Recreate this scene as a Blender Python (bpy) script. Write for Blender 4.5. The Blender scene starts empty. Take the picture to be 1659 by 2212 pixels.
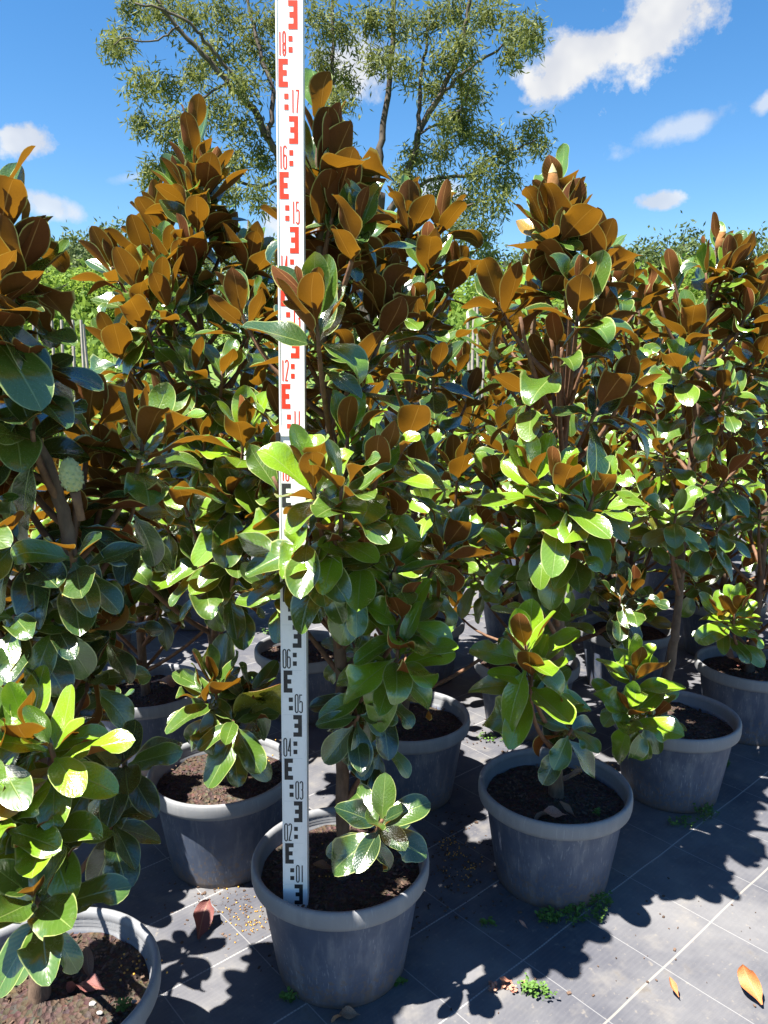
import bpy, bmesh, math, random
import numpy as np
from mathutils import Vector, Matrix

R = math.radians
sc = bpy.context.scene
col = sc.collection

# ------------------------------------------------------------------ camera
PITCH = R(10.0); FPX = 1660.0; PW, PH = 1659.0, 2212.0; CAM_H = 1.43
cam_d = bpy.data.cameras.new("camera"); cam = bpy.data.objects.new("camera", cam_d); col.objects.link(cam)
cam.location = (0, 0, CAM_H); cam.rotation_euler = (R(90) - PITCH, 0, 0)
cam_d.sensor_fit = 'VERTICAL'; cam_d.sensor_height = 24.0; cam_d.lens = 24.0 * FPX / PH
cam_d.clip_start = 0.02; cam_d.clip_end = 2000
sc.camera = cam
sc.render.resolution_x = 768; sc.render.resolution_y = 1024

def ray(u, v):
    x = (u - PW / 2) / FPX; y = (v - PH / 2) / FPX
    return Vector((x, math.cos(PITCH) - y * math.sin(PITCH), -(y * math.cos(PITCH) + math.sin(PITCH))))
def at(u, v, Y):                       # the point of the place seen at (u, v) and Y metres ahead
    r = ray(u, v); return Vector((0, 0, CAM_H)) + r * (Y / r.y)
def at_z(u, v, z=0.0):
    r = ray(u, v); return Vector((0, 0, CAM_H)) + r * ((z - CAM_H) / r.z)

# ------------------------------------------------------------------ light, sky, exposure
SUN_EL = R(64.5); SUN_AZ = Vector((-0.85, -0.53, 0)).normalized()
EXPOSURE = 2.0
sun_d = bpy.data.lights.new("sun", 'SUN'); sun_d.energy = 5.0; sun_d.angle = R(0.53); sun_d.color = (1.0, 0.955, 0.88)
sun = bpy.data.objects.new("sun", sun_d); col.objects.link(sun)
to_sun = SUN_AZ * math.cos(SUN_EL) + Vector((0, 0, math.sin(SUN_EL)))
sun.rotation_euler = to_sun.to_track_quat('Z', 'Y').to_euler(); sun.location = (-8, -8, 20)
vs = sc.view_settings; vs.view_transform = 'Standard'; vs.look = 'None'; vs.gamma = 1; vs.exposure = EXPOSURE
vs.use_curve_mapping = False
cy = sc.cycles
cy.use_denoising = True; cy.max_bounces = 6; cy.diffuse_bounces = 2; cy.glossy_bounces = 3; cy.transmission_bounces = 3
cy.transparent_max_bounces = 4; cy.sample_clamp_indirect = 4.0

class NT:                              # a small helper for node trees
    def __init__(s, tree): s.t = tree; s.n = tree.nodes; s.l = tree.links
    def add(s, typ, **kw):
        n = s.n.new(typ)
        for k, v in kw.items(): setattr(n, k, v)
        return n
    def set(s, sock, val):
        if hasattr(val, 'is_output') or isinstance(val, bpy.types.NodeSocket): s.l.new(val, sock)
        else: sock.default_value = val
    def math(s, op, a, b=0.0, c=0.0, clamp=False):
        n = s.add('ShaderNodeMath', operation=op, use_clamp=clamp)
        s.set(n.inputs[0], a); s.set(n.inputs[1], b); s.set(n.inputs[2], c); return n.outputs[0]
    def vmath(s, op, a, b=(0, 0, 0)):
        n = s.add('ShaderNodeVectorMath', operation=op); s.set(n.inputs[0], a); s.set(n.inputs[1], b)
        return n.outputs['Value'] if op in ('DOT_PRODUCT', 'LENGTH') else n.outputs[0]
    def noise(s, vec, scale, detail=3.0, rough=0.5, lac=2.0, dist=0.0):
        n = s.add('ShaderNodeTexNoise'); s.set(n.inputs['Vector'], vec)
        n.inputs['Scale'].default_value = scale; n.inputs['Detail'].default_value = detail
        n.inputs['Roughness'].default_value = rough; n.inputs['Distortion'].default_value = dist
        return n.outputs['Fac']
    def mix(s, f, a, b, blend='MIX'):
        n = s.add('ShaderNodeMix', data_type='RGBA', blend_type=blend)
        s.set(n.inputs[0], f); s.set(n.inputs[6], a); s.set(n.inputs[7], b); return n.outputs[2]
    def mixs(s, f, a, b):
        n = s.add('ShaderNodeMixShader'); s.set(n.inputs[0], f); s.l.new(a, n.inputs[1]); s.l.new(b, n.inputs[2]); return n.outputs[0]
    def ss(s, x, a, b):
        n = s.add('ShaderNodeMapRange', interpolation_type='SMOOTHSTEP'); s.set(n.inputs[0], x)
        s.set(n.inputs[1], a); s.set(n.inputs[2], b); n.inputs[3].default_value = 0; n.inputs[4].default_value = 1
        return n.outputs[0]
    def ramp(s, x, stops):
        n = s.add('ShaderNodeValToRGB'); s.set(n.inputs[0], x); e = n.color_ramp.elements
        while len(e) < len(stops): e.new(0.5)
        for k, (p, c) in enumerate(stops): e[k].position = p; e[k].color = c if len(c) == 4 else (*c, 1)
        return n.outputs[0]

world = bpy.data.worlds.new("World"); sc.world = world; world.use_nodes = True
W = NT(world.node_tree); W.n.clear()
sky = W.add('ShaderNodeTexSky', sky_type='NISHITA', sun_disc=False)
sky.sun_elevation = SUN_EL; sky.sun_rotation = math.atan2(SUN_AZ.x, SUN_AZ.y) % (2 * math.pi)
sky.altitude = 50; sky.air_density = 1.0; sky.dust_density = 0.05; sky.ozone_density = 2.5
hsv = W.add('ShaderNodeHueSaturation'); hsv.inputs['Saturation'].default_value = 1.30; hsv.inputs['Value'].default_value = 1.0
W.l.new(sky.outputs[0], hsv.inputs['Color'])
tc = W.add('ShaderNodeTexCoord'); D = tc.outputs['Generated']
n_big = W.noise(D, 9.0, 6.0, 0.58); n_fine = W.noise(D, 26.0, 6.0, 0.65)
nz = W.math('ADD', W.math('MULTIPLY', W.math('SUBTRACT', n_big, 0.5), 2.0), W.math('MULTIPLY', W.math('SUBTRACT', n_fine, 0.5), 2.2))
total = None
def cloud(center, right, up, a, b, strength=1.0, hard=2.6):
    global total
    x = W.math('DIVIDE', W.vmath('DOT_PRODUCT', D, tuple(right)), a)
    y = W.math('DIVIDE', W.vmath('DOT_PRODUCT', D, tuple(up)), b)
    e = W.math('SQRT', W.math('ADD', W.math('MULTIPLY', x, x), W.math('MULTIPLY', y, y)))
    front = W.math('GREATER_THAN', W.vmath('DOT_PRODUCT', D, tuple(center)), 0.0)
    m = W.math('MULTIPLY', W.math('ADD', W.math('SUBTRACT', 0.95, e), W.math('MULTIPLY', nz, 0.75)), hard, clamp=True)
    m = W.math('MULTIPLY', m, W.math('MULTIPLY', front, strength))
    total = m if total is None else W.math('MAXIMUM', total, m)
def cloud_seen(u, v, wu, wv, rot=0.0, strength=1.0, hard=2.6):
    c = ray(u, v).normalized(); rt = Vector((c.y, -c.x, 0)).normalized(); up = rt.cross(c).normalized()
    rt2 = rt * math.cos(rot) + up * math.sin(rot); up2 = up * math.cos(rot) - rt * math.sin(rot)
    cloud(c, rt2, up2, wu / FPX * c.y, wv / FPX * c.y, strength, hard)
for a in [(1270, 120, 190, 66, R(20)), (1420, 50, 170, 90, R(35)), (1480, 272, 120, 30, R(14), .55, 1.5), (1432, 433, 56, 20, 0, .8),
          (1655, 222, 40, 24, R(20), .6, 1.8), (45, 305, 62, 42, 0, .85), (100, 440, 75, 30, R(-15), .75, 1.8), (290, 382, 55, 14, R(10), .35, 1.5),
          (1170, 232, 75, 12, R(15), .3, 1.3), (770, 140, 90, 70, 0, .9, 2.0), (700, 480, 150, 40, 0, .8, 1.6), (1250, 455, 30, 16, 0, .7),
          (960, 420, 60, 30, 0, .6), (-300, 200, 260, 90, R(10)), (2150, 330, 240, 70, R(-8))]:
    cloud_seen(*a)
for k in range(4):                     # the same sky goes on round the place
    az = R(80 + 62 * k); el = R(14 + 9 * ((k * 5) % 3))
    c = Vector((math.sin(az) * math.cos(el), math.cos(az) * math.cos(el), math.sin(el)))
    rt = Vector((c.y, -c.x, 0)).normalized(); up = rt.cross(c)
    cloud(c, rt, up, .13 + .03 * (k % 3), .04 + .012 * (k % 2), .9)
cshade = W.noise(D, 13.0, 3.0, 0.5)
SKY_STR = 0.050
ccol = W.mix(W.ss(cshade, .35, .65), (3.6, 3.75, 4.1, 1), (4.9, 4.9, 4.85, 1))
skyc = W.mix(total, hsv.outputs[0], ccol)
bg = W.add('ShaderNodeBackground'); bg.inputs['Strength'].default_value = SKY_STR
W.l.new(skyc, bg.inputs['Color']); wo = W.add('ShaderNodeOutputWorld'); W.l.new(bg.outputs[0], wo.inputs[0])

# ------------------------------------------------------------------ helpers
rnd = random.Random(7)
def link(o, parent=None):
    col.objects.link(o)
    if parent is not None: o.parent = parent
    return o
def tag(o, label=None, cat=None, group=None, kind=None):
    if label: o['label'] = label
    if cat: o['category'] = cat
    if group: o['group'] = group
    if kind: o['kind'] = kind
    return o
def mesh_obj(name, verts, faces, mat, parent=None, smooth=True, loc=None):
    me = bpy.data.meshes.new(name); me.from_pydata([tuple(v) for v in verts], [], faces); me.update()
    if smooth: me.polygons.foreach_set('use_smooth', [True] * len(me.polygons))
    if mat is not None: me.materials.append(mat)
    o = bpy.data.objects.new(name, me); link(o, parent)
    if loc is not None: o.location = loc
    return o
def empty(name, loc):
    o = bpy.data.objects.new(name, None); o.empty_display_size = 0.1; o.location = loc; return link(o)
def tube(pts, rad, seg=8, cap=True, wob=0.0):
    pts = [Vector(p) for p in pts]; V = []; F = []
    ref = Vector((0.31, 0.95, 0.05)).normalized()
    for i, p in enumerate(pts):
        d = (pts[min(i + 1, len(pts) - 1)] - pts[max(i - 1, 0)]).normalized()
        a = d.cross(ref); a = a.normalized() if a.length > 1e-4 else Vector((1, 0, 0)); b = d.cross(a)
        for k in range(seg):
            t = 2 * math.pi * k / seg; r = rad[i] * (1 + wob * rnd.uniform(-1, 1))
            V.append(p + a * (r * math.cos(t)) + b * (r * math.sin(t)))
    for i in range(len(pts) - 1):
        for k in range(seg):
            k2 = (k + 1) % seg
            F.append((i * seg + k, i * seg + k2, (i + 1) * seg + k2, (i + 1) * seg + k))
    if cap: F.append(tuple(range((len(pts) - 1) * seg, len(pts) * seg)))
    return V, F
def lathe(profile, seg=64):
    V = []; F = []; n = len(profile)
    for k in range(seg):
        t = 2 * math.pi * k / seg
        for r, z in profile: V.append((r * math.cos(t), r * math.sin(t), z))
    for k in range(seg):
        k2 = (k + 1) % seg
        for i in range(n - 1): F.append((k * n + i, k2 * n + i, k2 * n + i + 1, k * n + i + 1))
    return V, F
def join(parts):
    V = []; F = []
    for v, f in parts:
        o = len(V); V += list(v); F += [tuple(i + o for i in q) for q in f]
    return V, F
def box(x0, x1, y0, y1, z0, z1):
    V = [(x, y, z) for z in (z0, z1) for y in (y0, y1) for x in (x0, x1)]
    return V, [(0, 2, 3, 1), (4, 5, 7, 6), (0, 1, 5, 4), (2, 6, 7, 3), (0, 4, 6, 2), (1, 3, 7, 5)]
def smooth_path(pts, n):
    pts = [Vector(p) for p in pts]; out = []
    P = [pts[0] * 2 - pts[1]] + pts + [pts[-1] * 2 - pts[-2]]
    for i in range(1, len(P) - 2):
        m = max(2, n // (len(pts) - 1))
        for k in range(m):
            t = k / m; a, b, c, d = P[i - 1], P[i], P[i + 1], P[i + 2]
            out.append(0.5 * ((2 * b) + (c - a) * t + (2 * a - 5 * b + 4 * c - d) * t * t + (3 * b - a - 3 * c + d) * t ** 3))
    out.append(pts[-1]); return out

# ------------------------------------------------------------------ materials
def material(name):
    m = bpy.data.materials.new(name); m.use_nodes = True; N = NT(m.node_tree); N.n.clear()
    out = N.add('ShaderNodeOutputMaterial'); return m, N, out
def principled(N, color, rough=0.6, spec=0.5, normal=None, coat=0.0):
    p = N.add('ShaderNodeBsdfPrincipled'); N.set(p.inputs['Base Color'], color); N.set(p.inputs['Roughness'], rough)
    N.set(p.inputs['Specular IOR Level'], spec)
    if coat: p.inputs['Coat Weight'].default_value = coat; p.inputs['Coat Roughness'].default_value = .20
    if normal is not None: N.l.new(normal, p.inputs['Normal'])
    return p.outputs[0]
def bump(N, h, strength, dist=0.01):
    b = N.add('ShaderNodeBump'); b.inputs['Strength'].default_value = strength; b.inputs['Distance'].default_value = dist
    N.l.new(h, b.inputs['Height']); return b.outputs[0]
def simple(name, c1, c2, scale, rough=.7, bs=.3, spec=.3, detail=4, bd=.004, stretch=None):
    m, N, out = material(name); t = N.add('ShaderNodeTexCoord'); v = t.outputs['Object']
    if stretch: v = N.vmath('MULTIPLY', v, stretch)
    n = N.noise(v, scale, detail, .6)
    c = N.mix(N.ss(n, .3, .7), (*c1, 1), (*c2, 1))
    N.l.new(principled(N, c, rough, spec, bump(N, n, bs, bd) if bs else None), out.inputs[0]); return m

def leaf_material():
    m, N, out = material("magnolia_leaf")
    uv = N.add('ShaderNodeUVMap').outputs[0]; sp = N.add('ShaderNodeSeparateXYZ'); N.l.new(uv, sp.inputs[0])
    u, t = sp.outputs[0], sp.outputs[1]
    ax = N.math('MULTIPLY', N.math('ABSOLUTE', N.math('SUBTRACT', u, .5)), 2.0)
    oi = N.add('ShaderNodeObjectInfo'); oc = N.add('ShaderNodeSeparateColor'); N.l.new(oi.outputs['Color'], oc.inputs[0])
    young, dry = oc.outputs[0], oc.outputs[1]  # lime share: leaf age plus sun and shade painted into the leaf colour
    tco = N.add('ShaderNodeTexCoord').outputs['Object']
    off = N.add('ShaderNodeVectorMath', operation='ADD'); N.l.new(tco, off.inputs[0]); N.l.new(oi.outputs['Location'], off.inputs[1])
    nz = N.noise(off.outputs[0], 28, 4, .6); nf = N.noise(off.outputs[0], 160, 2, .5)
    mid = N.math('SUBTRACT', 1.0, N.ss(ax, .015, .05))
    ph = N.math('SUBTRACT', N.math('MULTIPLY', t, 11.0), N.math('MULTIPLY', ax, 3.2))
    saw = N.math('ABSOLUTE', N.math('SUBTRACT', N.math('FRACT', ph), .5))
    lat = N.math('SUBTRACT', 1.0, N.ss(saw, .0, .12))
    rim = N.ss(ax, .90, .975)
    # top side
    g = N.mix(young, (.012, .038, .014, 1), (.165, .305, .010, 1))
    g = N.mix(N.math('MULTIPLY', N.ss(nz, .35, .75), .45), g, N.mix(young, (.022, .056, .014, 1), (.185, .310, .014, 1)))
    g = N.mix(N.math('MULTIPLY', lat, .12), g, (.17, .26, .06, 1))
    g = N.mix(N.math('MULTIPLY', mid, .55), g, (.24, .30, .09, 1))
    g = N.mix(N.math('MULTIPLY', rim, .7), g, (.36, .40, .14, 1))
    dust = N.math('MULTIPLY', N.ss(N.noise(off.outputs[0], 75, 3, .7), .5, .72), .06); g = N.mix(dust, g, (.30, .30, .25, 1))
    spot = N.ss(nf, .66, .70); g = N.mix(N.math('MULTIPLY', spot, N.math('MULTIPLY', N.ss(nz, .45, .65), .8)), g, (.09, .05, .02, 1))
    g = N.mix(dry, g, N.mix(nz, (.42, .25, .05, 1), (.20, .09, .03, 1)))
    hgt = N.math('ADD', N.math('ADD', N.math('MULTIPLY', saw, .34), N.math('MULTIPLY', N.noise(off.outputs[0], 30, 2, .5), .8)), N.math('MULTIPLY', N.ss(ax, 0.0, .08), .7))
    nb = bump(N, hgt, .30, .003)
    top = principled(N, g, N.math('ADD', .17, N.math('ADD', N.math('MULTIPLY', nz, .13), N.math('MULTIPLY', dust, .9))), 1.0, nb, .55)
    tr1 = N.add('ShaderNodeBsdfTranslucent'); N.set(tr1.inputs[0], (.30, .30, .03, 1))
    # felted underside
    b = N.mix(N.ss(nz, .3, .75), (.068, .023, .009, 1), (.110, .038, .012, 1))
    b = N.mix(N.math('MULTIPLY', N.ss(oc.outputs[2], .35, 1.0), .75), b, (.135, .036, .011, 1)); b = N.mix(N.math('MULTIPLY', N.ss(oc.outputs[2], .3, 0.0), .6), b, (.045, .017, .008, 1))
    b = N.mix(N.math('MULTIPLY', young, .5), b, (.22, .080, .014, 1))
    b = N.mix(N.math('MULTIPLY', lat, .32), b, (.07, .024, .009, 1))
    b = N.mix(N.math('MULTIPLY', N.ss(nf, .45, .65), .25), b, (.15, .060, .024, 1))
    b = N.mix(N.math('MULTIPLY', mid, .85), b, (.34, .17, .06, 1))
    b = N.mix(N.math('MULTIPLY', rim, .9), b, (.42, .40, .14, 1))
    b = N.mix(N.math('MULTIPLY', dry, .6), b, (.34, .20, .06, 1))
    hb = N.math('ADD', N.math('MULTIPLY', saw, .6), N.math('MULTIPLY', mid, 1.2))
    bot = principled(N, b, .8, .15, bump(N, hb, .3, .002))
    tr2 = N.add('ShaderNodeBsdfTranslucent'); N.set(tr2.inputs[0], (.36, .165, .010, 1))
    face = N.add('ShaderNodeNewGeometry').outputs['Backfacing']
    a = N.mixs(.10, top, tr1.outputs[0]); c = N.mixs(.20, bot, tr2.outputs[0])
    N.l.new(N.mixs(face, a, c), out.inputs[0]); return m
M_LEAF = leaf_material()

def dead_leaf_material():
    m, N, out = material("fallen_leaf_brown")
    uv = N.add('ShaderNodeUVMap').outputs[0]; sp = N.add('ShaderNodeSeparateXYZ'); N.l.new(uv, sp.inputs[0])
    ax = N.math('MULTIPLY', N.math('ABSOLUTE', N.math('SUBTRACT', sp.outputs[0], .5)), 2.0)
    tco = N.add('ShaderNodeTexCoord').outputs['Object']; nz = N.noise(tco, 40, 4, .6)
    oi = N.add('ShaderNodeObjectInfo')
    c = N.mix(N.math('MULTIPLY', N.ss(nz, .35, .7), .6), oi.outputs['Color'], (.10, .045, .03, 1))
    c = N.mix(N.math('MULTIPLY', N.math('SUBTRACT', 1.0, N.ss(ax, .02, .07)), .5), c, (.34, .22, .12, 1))
    N.l.new(principled(N, c, .55, .4, bump(N, nz, .5, .003)), out.inputs[0]); return m
M_DEAD = dead_leaf_material()

M_BARK = simple("magnolia_bark", (.155, .105, .072), (.090, .060, .042), 55, .85, .9, .2, 5, .004, (1, 1, .45))
M_TWIG = simple("magnolia_twig", (.175, .090, .048), (.095, .050, .030), 70, .7, .5, .3, 4, .002)
M_BUD = simple("velvet_bud", (.34, .17, .065), (.22, .10, .035), 60, .9, .3, .1)
M_BUD_TIP = simple("bud_tip_cream", (.46, .40, .20), (.38, .30, .14), 40, .7, .1, .2)
M_CONE = simple("seed_cone_felt", (.40, .42, .22), (.30, .33, .15), 120, .95, .5, .1)

def pot_material():
    m, N, out = material("pot_plastic"); t = N.add('ShaderNodeTexCoord').outputs['Object']
    oi = N.add('ShaderNodeObjectInfo'); off = N.vmath('ADD', t, oi.outputs['Location'])
    s = N.add('ShaderNodeSeparateXYZ'); N.l.new(t, s.inputs[0]); z = s.outputs[2]
    n1 = N.noise(off, 7, 5, .65); n2 = N.noise(N.vmath('MULTIPLY', off, (1, 1, .22)), 26, 4, .6); n3 = N.noise(off, 140, 2, .5)
    sc1 = N.noise(N.vmath('MULTIPLY', off, (1, 1, .35)), 90, 3, .7, 2, .8)
    c = N.mix(N.ss(n1, .3, .7), (.046, .062, .100, 1), (.082, .100, .142, 1))
    c = N.mix(N.math('MULTIPLY', N.ss(n2, .48, .72), .35), c, (.24, .24, .245, 1))
    c = N.mix(N.math('MULTIPLY', N.ss(sc1, .60, .70), .6), c, (.07, .075, .09, 1))
    st = N.noise(N.vmath('MULTIPLY', off, (1, 1, .10)), 42, 4, .65); c = N.mix(N.math('MULTIPLY', N.ss(st, .55, .75), .26), c, (.25, .255, .265, 1))
    sx_ = N.noise(N.vmath('MULTIPLY', off, (1, 1, .06)), 230, 2, .5, 2, .6); c = N.mix(N.math('MULTIPLY', N.math('MULTIPLY', N.ss(sx_, .60, .68), N.ss(n1, .42, .6)), .5), c, (.30, .31, .33, 1))
    sp_ = N.noise(off, 75, 3, .6); c = N.mix(N.math('MULTIPLY', N.ss(N.math('SUBTRACT', sp_, N.math('MULTIPLY', z, 1.3)), .42, .55), .6), c, (.13, .095, .07, 1))
    lip = N.ss(z, .238, .250); c = N.mix(N.math('MULTIPLY', lip, .55), c, (.27, .265, .25, 1))  # sun on the rim painted in as a paler lip colour
    base = N.math('SUBTRACT', 1.0, N.ss(N.math('ADD', z, N.math('MULTIPLY', n1, .07)), .03, .10))
    c = N.mix(N.math('MULTIPLY', base, .5), c, (.10, .075, .055, 1))
    h = N.math('ADD', N.math('MULTIPLY', n2, .5), N.math('MULTIPLY', n3, .3))
    N.l.new(principled(N, c, .58, .4, bump(N, h, .12, .003)), out.inputs[0]); return m
M_POT = pot_material()

def soil_material():
    m, N, out = material("potting_mix"); t = N.add('ShaderNodeTexCoord').outputs['Object']
    oi = N.add('ShaderNodeObjectInfo'); t = N.vmath('ADD', t, oi.outputs['Location'])
    n = N.noise(t, 60, 5, .7); v = N.add('ShaderNodeTexVoronoi'); N.l.new(t, v.inputs['Vector']); v.inputs['Scale'].default_value = 95
    c = N.ramp(n, [(.30, (.030, .019, .014)), (.55, (.080, .056, .044)), (.75, (.18, .132, .105))])
    c = N.mix(.55, c, v.outputs['Color'], 'MULTIPLY'); c = N.mix(.35, c, (.095, .068, .054, 1))
    h = N.math('ADD', n, N.math('MULTIPLY', v.outputs['Distance'], 1.2))
    N.l.new(principled(N, c, .95, .15, bump(N, h, .9, .012)), out.inputs[0]); return m
M_SOIL = soil_material()
M_CHIP = simple("bark_chip", (.14, .092, .066), (.045, .028, .02), 18, .9, .4, .15)
M_BEAD = simple("fertiliser_bead", (.62, .33, .05), (.50, .24, .03), 30, .4, 0, .4)
M_WEED = simple("weed_green", (.085, .17, .03), (.055, .11, .02), 25, .6, 0, .3)
M_STONE = simple("pale_pebble", (.36, .34, .32), (.24, .23, .22), 30, .8, .2, .3)

# ------------------------------------------------------------------ ground
def mat_material():
    m, N, out = material("weed_mat"); t = N.add('ShaderNodeTexCoord').outputs['Object']
    def proj(d): return N.vmath('DOT_PRODUCT', t, d)
    A = R(41); e1 = (math.cos(A), math.sin(A), 0); e2 = (-math.sin(A), math.cos(A), 0)
    s = proj(e2); c = proj(e1)
    wig = N.math('MULTIPLY', N.math('SUBTRACT', N.noise(t, 3.0, 2), .5), .010)
    def lines(x, off, w):
        f = N.math('FRACT', N.math('DIVIDE', N.math('SUBTRACT', N.math('ADD', x, wig), off), .2416))
        d = N.math('MULTIPLY', N.math('MINIMUM', f, N.math('SUBTRACT', 1.0, f)), .2416)
        return N.math('SUBTRACT', 1.0, N.ss(d, w * .55, w))
    dash = N.ss(N.math('FRACT', N.math('MULTIPLY', c, 110)), .15, .45)
    l1 = N.math('MULTIPLY', lines(s, .080, .0026), N.math('ADD', .45, N.math('MULTIPLY', dash, .55)))
    l2 = N.math('MULTIPLY', lines(c, .159, .0016), .60)
    big = N.math('SUBTRACT', 1.0, N.ss(N.math('ABSOLUTE', N.math('SUBTRACT', N.math('ADD', s, wig), .805)), .0018, .0032))
    ln = N.math('MAXIMUM', N.math('MAXIMUM', l1, l2), big)
    n1 = N.noise(t, 1.7, 5, .65); n2 = N.noise(t, 9, 4, .6); n3 = N.noise(t, 60, 3, .6)
    w1 = N.math('SINE', N.math('MULTIPLY', s, 2 * math.pi / .0042)); w2 = N.math('SINE', N.math('MULTIPLY', c, 2 * math.pi / .0042))
    rib = N.math('SINE', N.math('MULTIPLY', s, 2 * math.pi / .0125))
    weave = N.math('MULTIPLY', w1, w2)
    k = N.mix(N.ss(n1, .35, .7), (.064, .066, .080, 1), (.142, .140, .144, 1))
    k = N.mix(N.math('MULTIPLY', N.ss(n2, .5, .75), .5), k, (.200, .185, .165, 1))
    k = N.mix(N.math('MULTIPLY', N.ss(rib, -.2, .9), .05), k, (.20, .195, .19, 1))
    k = N.mix(N.math('MULTIPLY', N.ss(n3, .62, .72), .35), k, (.24, .21, .17, 1))
    k = N.mix(N.math('MULTIPLY', N.ss(N.noise(t, 4.5, 5, .7), .60, .70), .5), k, (.075, .062, .05, 1))
    k = N.mix(N.math('MULTIPLY', weave, .10), k, (.02, .02, .022, 1))
    k = N.mix(N.math('MULTIPLY', ln, .45), k, N.mix(big, (.46, .45, .43, 1), (.36, .325, .27, 1)))
    wr = N.noise(N.vmath('MULTIPLY', t, (1, 1.0, 1)), 5.5, 3, .5, 2, 1.5)
    h = N.math('ADD', N.math('ADD', N.math('MULTIPLY', weave, .35), N.math('MULTIPLY', wr, 7.0)), N.math('ADD', N.math('MULTIPLY', ln, 1.2), n3))
    N.l.new(principled(N, k, .65, .12, bump(N, h, .35, .0025)), out.inputs[0]); return m
def grid_sheet(name, x0, x1, y0, y1, nx, ny, fz, mat):
    V = []; F = []
    for j in range(ny + 1):
        for i in range(nx + 1):
            x = x0 + (x1 - x0) * i / nx; y = y0 + (y1 - y0) * j / ny; V.append((x, y, fz(x, y)))
    for j in range(ny):
        for i in range(nx):
            a = j * (nx + 1) + i; F.append((a, a + 1, a + nx + 2, a + nx + 1))
    return mesh_obj(name, V, F, mat)
M_GRASS = simple("rough_grass", (.110, .170, .030), (.070, .115, .022), 1.4, .85, .6, .2, 6, .08)
g = grid_sheet("ground", -700, 700, -500, 1200, 40, 40, lambda x, y: -.004, M_GRASS); tag(g, kind='structure')
def wm(x, y):
    return .0005 + .0022 * (math.sin(x * 5.1 + y * 2.3) * math.sin(y * 4.3 - x * 1.7) + 1)
g = grid_sheet("weed_mat_floor", -9, 11, -4, 8.6, 160, 100, wm, mat_material()); tag(g, kind='structure')
def hillz(x, y):
    t = max(0.0, min(1.0, (y - 38) / 120.0)); t = t * t * (3 - 2 * t)
    return -.006 + t * (9 + 5 * math.sin(x * .018 + 1.0) + 2.0 * math.sin(x * .051))
g = grid_sheet("hill", -320, 320, 38, 330, 60, 40, hillz, M_GRASS); tag(g, kind='structure')

# ------------------------------------------------------------------ magnolia leaves (shared meshes)
def leaf_mesh(name, width, fold, bend, twist, wave, ph, tipcurl=0.0, notch=0.0, rows=12, mat=None, side=0.0):
    """unit-long obovate leaf: stalk at the origin, along +Y, glossy side +Z"""
    xs = (-1, -.55, 0, .55, 1); V = []; UV = []; F = []
    py, pz, ang = 0.0, 0.0, 0.0
    for i in range(rows + 1):
        t = 1 - (1 - i / rows) ** 1.25
        if t < .09: w = .022
        else:
            q = (t - .09) / .91
            w = width * .45 * (max(q, .0) ** .66 * max(1 - q, 0) ** .58) / (.532 ** .66 * .468 ** .58) + .012 * (1 - q)
            if i == rows: w = .004
        if i:
            tp_ = 1 - (1 - (i - 1) / rows) ** 1.25
            ang += -bend / rows - (tipcurl / rows * 3 if t > .7 else 0)
            dt = t - tp_; py += math.cos(ang) * dt; pz += math.sin(ang) * dt
        tw = twist * t
        cx = side * math.sin(math.pi * t)
        for k in xs:
            x = k * w
            z = fold * w * (.45 * abs(k) + .75 * k * k) + wave * math.sin(2 * math.pi * (1.15 * t + ph + .22 * k)) * (abs(k) ** 2.2) * w * 1.5
            if k > .9 and notch: z += notch * w * math.exp(-((t - .62) / .09) ** 2)
            xx = x * math.cos(tw) - z * math.sin(tw) + cx; zz = x * math.sin(tw) + z * math.cos(tw)
            V.append((xx, py - zz * math.sin(ang), pz + zz * math.cos(ang))); UV.append((.5 + .5 * k, t))
    for i in range(rows):
        for k in range(4):
            a = i * 5 + k; F.append((a, a + 1, a + 6, a + 5))
    me = bpy.data.meshes.new(name); me.from_pydata(V, [], F); me.update()
    me.polygons.foreach_set('use_smooth', [True] * len(F))
    ul = me.uv_layers.new(name="UVMap")
    for lp in me.loops: ul.data[lp.index].uv = UV[lp.vertex_index]
    me.materials.append(mat or M_LEAF); return me
LEAVES = [leaf_mesh("leaf", *a) for a in [
    (.55, .20, .20, .00, .10, .0), (.58, .28, -.05, .08, .14, .3), (.47, .12, .50, -.08, .12, .6), (.60, .24, -.30, .05, .08, .2),
    (.46, .26, .30, .15, .16, .8), (.57, .16, .70, -.12, .10, .5), (.62, .26, .05, -.10, .20, .1, .5), (.49, .08, .42, .08, .22, .45, 0, .9),
    (.50, .42, -.10, .00, .10, .7), (.57, .24, .60, .30, .14, .9, .9), (.54, .18, .10, -.25, .18, .25, -.5), (.62, .22, .35, .05, .12, .55, 0, -.7),
    (.43, .24, .20, .10, .10, .15, 0, 0, 12, None, .05), (.55, .25, .40, -.08, .16, .65, 0, 0, 12, None, -.06), (.59, .12, .20, .0, .26, .35, .3, .6)]]
LV = [np.array([v.co for v in m.vertices]) for m in LEAVES]; LF = [tuple(p.vertices) for p in LEAVES[0].polygons]
def _uv(m):
    a = np.zeros((len(m.vertices), 2))
    for lp in m.loops: a[lp.vertex_index] = m.uv_layers[0].data[lp.index].uv
    return a
LU = [_uv(m) for m in LEAVES]
UPRIGHT = [0, 1, 3, 8, 10, 12, 6, 14]; FLAT = [0, 2, 4, 5, 7, 9, 11, 13, 14, 1]

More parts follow.
